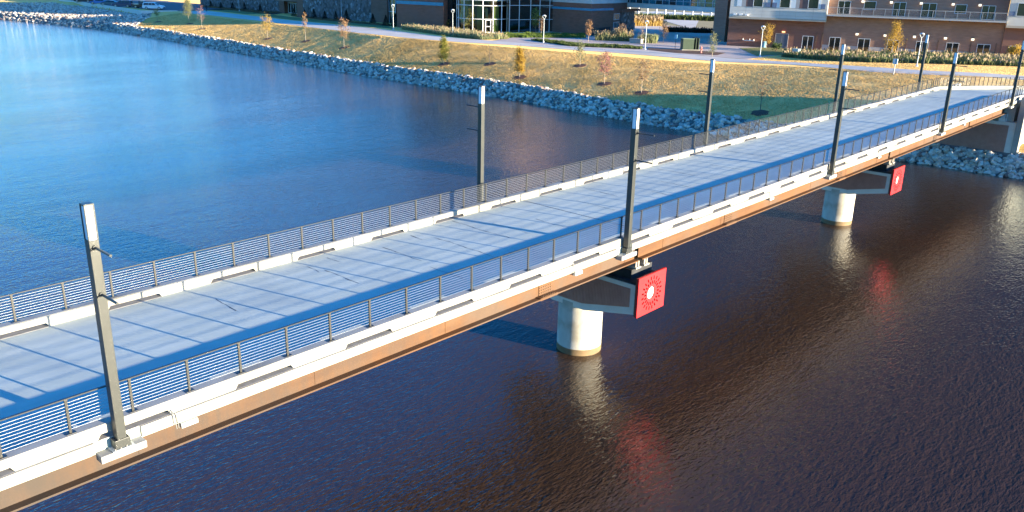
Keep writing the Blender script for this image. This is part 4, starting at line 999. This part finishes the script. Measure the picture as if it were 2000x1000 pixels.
m = MB(); n = 24; m.prism([(TC.x+math.cos(x*2*math.pi/n)*(TR-.1), TC.y+math.sin(x*2*math.pi/n)*(TR-.1)) for x in range(n)], lambda p: (p[0], p[1], 3.95), lambda p: (p[0], p[1], 4.35)); b.part('floor_slab', m, WHITE)
m = MB(); m.prism([(TC.x+math.cos(x*2*math.pi/n)*(TR+.3), TC.y+math.sin(x*2*math.pi/n)*(TR+.3)) for x in range(n)], lambda p: (p[0], p[1], 5.0), lambda p: (p[0], p[1], 5.5)); b.part('tower_roof', m, CREAM)
m = MB(); m.prism([(TC.x+math.cos(x*2*math.pi/n)*1.6, TC.y+math.sin(x*2*math.pi/n)*1.6) for x in range(n)], lambda p: (p[0], p[1], -1.5), lambda p: (p[0], p[1], 4.9)); b.part('interior', m, INTER)
for k0, k1 in ((-.6, -.05), (1.15, 1.75), (-1.9, -1.65)):
    m = MB(); vs = []; N = 14
    for q in range(N+1):
        x = base_an+R(22.5)*(k0+(k1-k0)*q/N); rr = TR-.32+.06*(q % 2); vs += [pt(x, rr, -1.5), pt(x, rr, 3.2)]
    m.add(vs, [(2*q, 2*q+2, 2*q+3, 2*q+1) for q in range(N)]); b.part('curtain', m, CURTAIN)
a0, a1 = base_an+R(22.5)*.25, base_an+R(22.5)*.75; m = MB()
for a in (a0, a1): m.tube(pt(a, TR+.05, -1.5), pt(a, TR+.05, .75), .09, .09, 6)
m.tube(pt(a0, TR+.05, .75), pt(a1, TR+.05, .75), .09, .09, 6); m.tube(pt(a0, TR+.05, -.4), pt(a1, TR+.05, -.4), .07, .07, 6); m.tube(pt(a0, TR+.05, -1.42), pt(a1, TR+.05, -1.42), .09, .09, 6); b.part('door', m, WHITE)
m = MB(); m.prism([(117, 126), (117, 97.2), (137, 97.2), (137, 126)], lambda p: (p[0], p[1], -3), lambda p: (p[0], p[1], 16)); b.part('added_shade_block', m, BRICKT)  # unseen tall block, added to cast shade on the riprap bank
# brick wing left of the tower
m = MB(); fL.box(m, 1.5, 13.1, -9, 0, -3, 4.6); b.part('brick_wing', m, BRICK)
m = MB(); fL.box(m, 1.5, 13.12, .001, .14, 2.75, 3.35); b.part('teal_band', m, TEAL)
m = MB(); fL.box(m, 1.4, 13.3, -9.1, .15, 4.6, 5.0); b.part('roof', m, ROOF)
# --- stone-clad wing at the left
b = Bld('stone_building', 'long low building clad in rubble stone with a recessed white entrance at the left', 'building', (108, 150, -1.5))
fS = Fr((106.3, 148), (0, -1)); fE = Fr((112.3, 164), (0, -1))
m = MB(); fS.box(m, 0, 23.7, -10, 0, -3, 8); b.part('stone_wall', m, STONE)
m = MB(); fS.box(m, 23.7, 28.6, -10, .02, -3, 8); b.part('brick_pier', m, BRICK); m = MB(); fS.box(m, -2.4, 0, -10, .0, -3, 8); b.part('brick_pier', m, BRICK)
m = MB(); fS.box(m, 28.6, 30.8, -10, -.5, -3, 8); b.part('wall', m, BRICK)
b.window(fS, 28.7, 30.7, -1.4, 7.2, -.49, 1); m = MB(); fS.box(m, 28.65, 30.75, -.42, -.36, 1.02, 1.12); b.part('transom', m, FRAME)
m = MB(); fE.box(m, -40, -2.0, -10, 0, -3, 8); b.part('stone_wall', m, STONE)
m = MB(); fE.box(m, -2.0, .0, -10, .3, -3, 8); b.part('brick_pier', m, BRICK)
m = MB(); fE.box(m, 0, 11, -10, -.6, -3, 8); b.part('entrance_wall', m, BRICKT)
b.window(fE, .4, 5.6, -1.4, 1.0, -.59, 4, name='entrance_doors', fw=.16)
m = MB(); fE.box(m, -.2, 10.8, -.6, 2.6, 1.5, 2.0); b.part('canopy', m, BRICKT)
m = MB(); fS.box(m, -5.4, 31, -10.2, .2, 8, 8.3); fE.box(m, -40.2, 11.1, -10.4, .3, 8.01, 8.31); b.part('roof', m, ROOF)

regrade(b.o, 1.0712)
# ------------------------------------------------------------------ path lamps
def path_lamp(x, y, h, lab, first=[None]):
    y0_ = y; x, y = remap(x, y); h *= (CAM.z-zp(y))/(CAM.z-zq(y0_))
    if first[0] is None:
        t = thing('path_lamp', lab, 'street lamp', (x, y, G(x, y)), group='pale path lamps along the promenade')
        m = MB(); m.tube((0, 0, .25), (0, 0, 3.75), .055, .04, 10); m.build('pole', LAMPP, t)
        m = MB(); m.lathe([(.17, 0), (.17, .06), (.10, .22), (.09, .3)], n=14); m.build('base', LAMPP, t)
        m = MB()
        for s in (-1, 1): m.path([(0, 0, 3.72), (s*.16, 0, 3.9), (s*.25, 0, 4.12), (s*.27, 0, 4.2)], .032)
        m.build('yoke', LAMPP, t)
        m = MB(); m.lathe([(.26, 4.2), (.28, 4.26), (.2, 4.33), (.05, 4.37)], n=18); m.build('lamp_head', LAMPP, t)
        first[0] = t
    else: t = copy_tree(first[0], (x, y, G(x, y)), .3, lab)
    t.scale = (1, 1, h/4.37); t.rotation_euler = (0, 0, -.85)
for x, y, h, lab in ((98, 107.7, 4.5, 'pale path lamp by the tall dark window of the brick wing'), (97, 91, 4.36, 'pale path lamp standing in the ornamental grass before the glass tower'), (98.9, 72.4, 4.28, 'pale path lamp at the tip of the low hedge by the bright green tree'), (102.8, 55.9, 4.19, 'pale path lamp at the left end of the red mulch bed'), (106.5, 39.3, 4.21, 'pale path lamp in front of the yellow tree by the brick wall'), (103.1, 17.4, 3.93, 'pale path lamp beside the farthest far-edge bridge lamp post'), (104.8, 132.2, 4.9, 'thin pale path lamp in front of the stone wall'), (107.5, 176.5, 5.0, 'thin pale path lamp between conifers left of the recessed entrance')): path_lamp(x, y, h, lab)

# ------------------------------------------------------------------ small things on the plaza
t = thing('utility_enclosure', 'dark green utility enclosure with fin screens on the red mulch bed', 'enclosure', (*remap(107.7, 51.6), zp(54.18000000000001)+.05))
f_ = Fr((106.7, 52.5), (1.5, -1.1)); f_.n = -f_.n if f_.n.x > 0 else f_.n
m = MB(); m.box(-.95, .75, -.7, .7, .1, 1.62); o = m.build('cabinet', GREENP, t, bevel=.02); o.rotation_euler = (0, 0, -.75)
m = MB(); m.box(-1.1, 1.7, -.9, .9, 0, .1); o = m.build('pad', CURB, t); o.rotation_euler = (0, 0, -.75)
for k in (0, 1):
    m = MB(); m.box(.95+.42*k, 1.05+.42*k, -.85, .85, .1, 1.78); o = m.build('screen', GREENP, t); o.rotation_euler = (0, 0, -.75)
m = MB(); m.box(-1.0, .8, -.75, .75, 1.622, 1.68); o = m.build('lid', mat('pale_green_edge', (.16, .22, .14), None), t); o.rotation_euler = (0, 0, -.75)
t = thing('fire_hydrant', 'faded red fire hydrant on the red mulch bed', 'hydrant', (104.9, 47.7, -1.44))
MB().lathe([(.16, 0), (.16, .06), (.11, .08), (.11, .62), (.15, .64), (.15, .70), (.12, .78), (.05, .86), (.04, .93)], n=14).build('body', PINK, t)
m = MB(); m.tube((-.2, 0, .5), (.2, 0, .5), .055); m.tube((0, 0, .45), (0, -.2, .45), .07); m.build('outlets', PINK, t)
t = thing('sign_post', 'slim post with a small light blue sign left of the green enclosure', 'sign', (*remap(107.6, 53.7), zp(56.385000000000005)+.05)); MB().tube((0, 0, 0), (0, 0, 1.9), .03).build('post', POLE, t); m = MB(); m.box(-.03, .03, -.22, .22, 1.45, 2.1); m.build('sign_plate', LBLUE, t)
t = thing('sign_post', 'pale post with a small white and blue sign on the lawn near the bridge end', 'sign', (92.9, 16.6, G(92.9, 16.6)))
MB().box(-.05, .05, -.05, .05, 0, 1.65).build('post', CREAM, t); m = MB(); m.box(-.08, .06, -.24, .24, 1.15, 1.72); m.build('sign_plate', WPANEL, t); m = MB(); m.box(-.10, -.082, -.24, .0, 1.15, 1.72); m.build('sign_panel', LBLUE, t)
t = thing('utility_cabinet', 'pale green utility cabinet at the left end of the shrub border', 'cabinet', (111.2, 36.2, G(111.2, 36.2))); MB().box(-.4, .4, -.42, .42, 0, .95).build('body', PALEG, t, bevel=.03); MB().box(-.43, .43, -.45, .45, .95, 1.02).build('lid', PALEG, t)
t = thing('stone_bench', 'pale stone block bench between two clumps of tall grass', 'bench', (*remap(111.5, 63.4), zp(66.57000000000001)+.05)); o = MB().box(-.35, .35, -1.1, 1.1, 0, .62).build('block', CURB, t, bevel=.03); MB().box(-.4, .4, -1.15, 1.15, .622, .72).build('top_slab', CURB, t)
t = thing('litter_bin', 'light blue litter bin behind the yellow tree by the brick wall', 'bin', (123.0, 46.9, -1.5)); MB().lathe([(.3, 0), (.33, .85), (.36, .87), (.36, .93), (.2, 1.0)], n=16).build('body', LBLUE, t)
for x, y, lab in ((124.6, 53.6, 'pale metal chair against the brick wall beside the pillar'), (123.3, 51.2, 'pale metal chair right of the one beside the pillar')):
    t = thing('chair', lab, 'chair', (x, y, -1.48), rz=.25, group='pale chairs by the brick wall'); MB().box(-.22, .22, -.24, .24, .42, .46).build('seat', WHITE, t); MB().box(.18, .22, -.24, .24, .5, .95).build('backrest', WHITE, t)
    for a in (-.2, .18):
        for c in (-.22, .2): MB().box(a, a+.03, c, c+.03, 0, .42).build('leg', WHITE, t)
t = thing('pipe_valve', 'row of pale pipe valves low on the brick wall', 'valve', (123.6, 49.4, -1.5)); fr = Fr((119.15, 39.12), (.281, -.9597))
m = MB()
for u in (-8.3, -7.3, -6.7): m.tube(fr.at(u, .03, .0), fr.at(u, .3, .0), .07, .07, 8); m.tube(fr.at(u, .3, .0), fr.at(u, .3, .22), .05, .05, 8)
fr.box(m, -8.4, -6.6, .02, .12, -.12, -.02); m.build('pipes', WHITE, t, loc=(123.6, 49.4, -1.5)); regrade(t, 1.05, R(1)); t.location.x -= .9
t = thing('slatted_fence', 'dark slatted screen fence at the foot of the angled brick corner', 'fence', (*remap(120.5, 77.4), zp(81.27000000000001)+.05)); m = MB()
for i in range(14): m.box(-1.6+i*.34, -1.6+i*.34+.22, -.03, .03, 0, 1.2+.02*i)
m.build('slats', BLACK, t); m = MB(); m.box(-1.6, 3.1, .03, .07, .3, .38); m.box(-1.6, 3.1, .03, .07, .95, 1.03); m.build('rails', BLACK, t)
t = thing('low_wall', 'low pale concrete wall at the plaza edge below the slatted fence', 'wall', (*remap(117.8, 73.8), zp(77.49)+.05)); o = MB().box(-.2, .2, -1.9, 1.9, 0, .5).build('wall', CURB, t); MB().box(-.24, .24, -1.95, 1.95, .502, .56).build('coping', CURB, t); t.rotation_euler = (0, 0, .5)
t = thing('pool_fence', 'white pool fence of posts and rails seen under the glazed walkway', 'fence', (196, 105, -1.5)); fp = Fr((190, 122), (18, -34)); m = MB(); q = MB()
for i in range(17):
    u = i*2.4; m = MB(); a = fp.at(u, 0, -1.5); m.box(a.x-.12, a.x+.12, a.y-.12, a.y+.12, -1.5, 1.3+(.7 if i in (3, 5) else 0)); m.build('post', WHITE, t, loc=(196, 105, -1.5))
for z in (1.1, -.4): fp.box(q, 0, 38.5, -.04, .04, z, z+.1)
q.build('rails', WHITE, t, loc=(196, 105, -1.5))
sheet('pool_water', [(200, 112), (205, 98)], [(212, 116), (217, 100)], POOL, .09)
sheet('pool_terrace', [(196, 124), (208, 90)], [(222, 132), (236, 96)], CREAM, .07)
t = thing('litter_bin', 'dark blue bin by the stone pier under the glazed walkway', 'bin', (*remap(143.5, 86.2), zp(90.51)+.05)); MB().box(-.4, .4, -.4, .4, 0, 1.05).build('body', DOORB, t, bevel=.05); MB().box(-.44, .44, -.44, .44, 1.05, 1.14).build('lid', DOORB, t)

# retaining wall below the cars
W_ = _w[::-1]
t = strip3('retaining_wall', off(W_, .15), off(W_, -.15), -4.6, -2.05, CAPM, label='low pale retaining wall between the riprap slope and the parked cars', cat='wall')

# ------------------------------------------------------------------ cars
def car(x, y, rz, paint, lab, kind='suv', L=4.8):
    x, y = onlevel(x, y)
    t = thing('parked_car', lab, 'car', (x, y, G(x, y)+.03 if x < 91 else -1.46), rz, group='cars parked above the riprap slope')
    t.location.z = zp(y)+.035
    h = {'suv': 1.78, 'sedan': 1.45, 'pickup': 1.85}[kind]; W = .93
    k = L/4.8
    # side profile (x forward), lower body
    low = [(-2.38, .45), (-2.40, .85), (-2.34, 1.02), (1.0, 1.06), (1.25, 1.03), (2.2, .93), (2.36, .78), (2.40, .45), (2.2, .30), (-2.2, .30)]
    if kind == 'sedan': low = [(-2.35, .45), (-2.38, .80), (-2.25, .93), (1.0, .96), (1.2, .92), (2.15, .78), (2.34, .62), (2.36, .42), (2.2, .28), (-2.2, .28)]
    m = MB(); m.prism([(a*k, z) for a, z in low], lambda p: (p[0], -W, p[1]), lambda p: (p[0], W, p[1])); m.build('body', paint, t, bevel=.06)
    zb = 1.06 if kind != 'sedan' else .95
    if kind == 'suv': cab = [(-2.30, zb), (-2.10, h-.06), (-1.9, h), (.15, h), (.45, h-.08), (1.15, zb)]
    elif kind == 'sedan': cab = [(-1.9, zb), (-1.15, h-.04), (-.8, h), (.05, h), (.3, h-.05), (1.1, zb)]
    else: cab = [(-.75, zb), (-.70, h-.05), (-.5, h), (.35, h), (.55, h-.06), (1.15, zb)]
    W2 = W-.13
    m = MB(); n = len(cab)
    vs = [(a*k, -(W-.03 if z <= zb+.01 else W2), z) for a, z in cab]+[(a*k, (W-.03 if z <= zb+.01 else W2), z) for a, z in cab]
    m.add(vs, [tuple(range(n-1, -1, -1)), tuple(range(n, 2*n))]+[(i, (i+1) % n, n+(i+1) % n, n+i) for i in range(n)]); ca = m.build('cabin', paint, t, bevel=.04)
    xa, xb = cab[0][0]*k, cab[-1][0]*k
    for s in (-1, 1):
        edges = [(xa+.28, (xa+xb)/2-.38), ((xa+xb)/2-.30, (xa+xb)/2+.42), ((xa+xb)/2+.50, xb-.42)] if kind != 'pickup' else [(xa+.12, (xa+xb)/2), ((xa+xb)/2+.08, xb-.4)]
        for q, (a, c) in enumerate(edges):
            z0, z1 = zb+.05, h-.14; y0 = lambda z: s*((W-.03)+(W2-(W-.03))*(z-zb)/(h-zb)+.012)
            sh = .32*k if q == len(edges)-1 else .0; sb = .10 if q == 0 else 0
            m = MB(); m.add([(a, y0(z0), z0), (c+.05, y0(z0), z0), (c-sh, y0(z1), z1), (a+sb, y0(z1), z1)], [(0, 1, 2, 3) if s < 0 else (3, 2, 1, 0)]); m.build('side_window', CARGL, t)
    a0, a1 = cab[-1], cab[-2]
    m = MB(); nx_ = .015; m.add([(a0[0]*k+nx_-.05, -.78, a0[1]+.06), (a0[0]*k+nx_-.05, .78, a0[1]+.06), (a1[0]*k+nx_+.03, .70, a1[1]-.02), (a1[0]*k+nx_+.03, -.70, a1[1]-.02)], [(0, 1, 2, 3)]); m.build('windscreen', CARGL, t)
    b0, b1 = cab[0], cab[1]
    m = MB(); m.add([(b0[0]*k-.0, -.72, b0[1]+.08), (b0[0]*k-.0, .72, b0[1]+.08), (b1[0]*k-.02, .66, b1[1]-.06), (b1[0]*k-.02, -.66, b1[1]-.06)], [(3, 2, 1, 0)]); m.build('rear_window', CARGL, t)
    for s in (-1, 1):
        m = MB(); m.box(2.30*k, 2.43*k, s*.62-.18, s*.62+.18, .68, .84) if kind != 'sedan' else m.box(2.22*k, 2.37*k, s*.62-.18, s*.62+.18, .58, .70); m.build('headlight', HEADL, t)
        m = MB(); m.box(-2.43*k, -2.33*k, s*.74-.14, s*.74+.14, .78, 1.02); m.build('taillight', TAIL, t)
        m = MB(); m.box(.95*k, 1.10*k, s*(W+.10)-.09, s*(W+.10)+.09, zb+.02, zb+.16); m.build('mirror', paint, t)
        for xx in (-1.45*k, 1.48*k):
            m = MB(); m.tube((xx, s*(W-.20), .36), (xx, s*(W+.015), .36), .37, .37, 20); wh = m.build('wheel', TIRE, t)
            m = MB(); m.tube((xx, s*(W+.015), .36), (xx, s*(W+.028), .36), .24, .22, 16); m.build('rim', CHROME, wh)
    m = MB(); m.box(2.36*k, 2.425*k, -.6, .6, .38, .60); m.build('grille', BLACK, t)
    if kind == 'suv':
        m = MB()
        for s in (-.62, .62): m.tube((-1.8*k, s, h+.05), (.0, s, h+.05), .022, .022, 6)
        m.build('roof_rail', POLE, t)
    return t
CW = mat('white_car_paint', (.74, .75, .76), None, rough=.25); CDB = mat('dark_blue_car_paint', (.035, .06, .12), None, rough=.2); CB = mat('blue_car_paint', (.05, .16, .40), None, rough=.2); CK = mat('black_car_paint', (.03, .031, .036), None, rough=.2); CG = mat('dark_teal_car_paint', (.05, .12, .14), None, rough=.2)
ang = math.atan2(-.72, .70)
car(93.0, 190.6, ang, CW, 'white sport utility vehicle parked nearest the lawn mound', 'suv', 5.3)
car(93.6, 197.6, ang, CK, 'black pickup with red tail light behind the white vehicle', 'pickup', 5.2)
car(91.6, 204.2, ang+math.pi, CDB, 'dark blue sport utility vehicle second behind the white one', 'suv', 5.2)
car(92.4, 213.5, ang+math.pi, CG, 'dark teal sedan between the blue sedan and the dark blue vehicle', 'sedan', 4.8)
car(92.8, 220.8, ang+math.pi, CB, 'bright blue sedan parked at the retaining wall', 'sedan', 4.8)
car(94.0, 233.5, ang+math.pi, CK, 'black sport utility vehicle at the far left end of the parked row', 'suv', 5.2)
t = thing('bollard', 'small red bollard at the edge of the car park', 'bollard', (*onlevel(98.4, 180.4), zp(190)+.035)); MB().lathe([(.12, 0), (.12, .95), (.08, 1.05)], n=12).build('post', PINK, t)

# ------------------------------------------------------------------ person
def person(x, y, rz):
    x, y = remap(x, y)
    t = thing('person', 'person in dark clothes walking on the path near the parked cars', 'person', (x, y, zp(y)+.04), rz)
    J = {'pel': (0, 0, .93, .14), 'sp': (0, 0, 1.15, .13), 'ch': (.01, 0, 1.36, .155), 'nk': (.01, 0, 1.50, .06), 'hd0': (.02, 0, 1.57, .075), 'hd': (.03, 0, 1.68, .10), 'tp': (.02, 0, 1.76, .07)}
    E_ = [('pel', 'sp'), ('sp', 'ch'), ('ch', 'nk'), ('nk', 'hd0'), ('hd0', 'hd'), ('hd', 'tp')]
    for s, q in ((-1, 1), (1, -1)):
        k = 'l' if s > 0 else 'r'
        J.update({k+'hp': (0, s*.10, .88, .095), k+'kn': (.10*q, s*.10, .49, .06), k+'an': (.24*q-.06, s*.10, .09, .042), k+'to': (.24*q+.10, s*.11, .035, .035),
                  k+'sh': (.0, s*.19, 1.42, .065), k+'el': (-.08*q, s*.25, 1.14, .045), k+'wr': (-.02*q+.06, s*.25, .90, .03), k+'ha': (.0*q+.09, s*.25, .80, .032)})
        E_ += [('pel', k+'hp'), (k+'hp', k+'kn'), (k+'kn', k+'an'), (k+'an', k+'to'), ('ch', k+'sh'), (k+'sh', k+'el'), (k+'el', k+'wr'), (k+'wr', k+'ha')]
    ks = list(J); me = bpy.data.meshes.new('body'); me.from_pydata([J[k][:3] for k in ks], [(ks.index(a), ks.index(c)) for a, c in E_], []); o = bpy.data.objects.new('body', me); col.objects.link(o); o.parent = t
    sk = o.modifiers.new('skin', 'SKIN'); me.materials.append(CLOTH)
    for i, k in enumerate(ks): me.skin_vertices[0].data[i].radius = (J[k][3],)*2; me.skin_vertices[0].data[i].use_root = (i == 0)
    o.modifiers.new('sub', 'SUBSURF').levels = 1; o.modifiers['sub'].render_levels = 1
    m = MB(); m.lathe([(.02, 1.60), (.085, 1.64), (.10, 1.70), (.075, 1.77), (.02, 1.795)], c=(.055, 0, -.005), n=12); m.build('face', SKIN, t)
    m = MB(); m.lathe([(.10, 1.67), (.115, 1.72), (.09, 1.80), (.02, 1.83)], c=(.015, 0, -.01), n=12); m.build('hair', BLACK, t)
person(99.0, 176.6, -1.3)
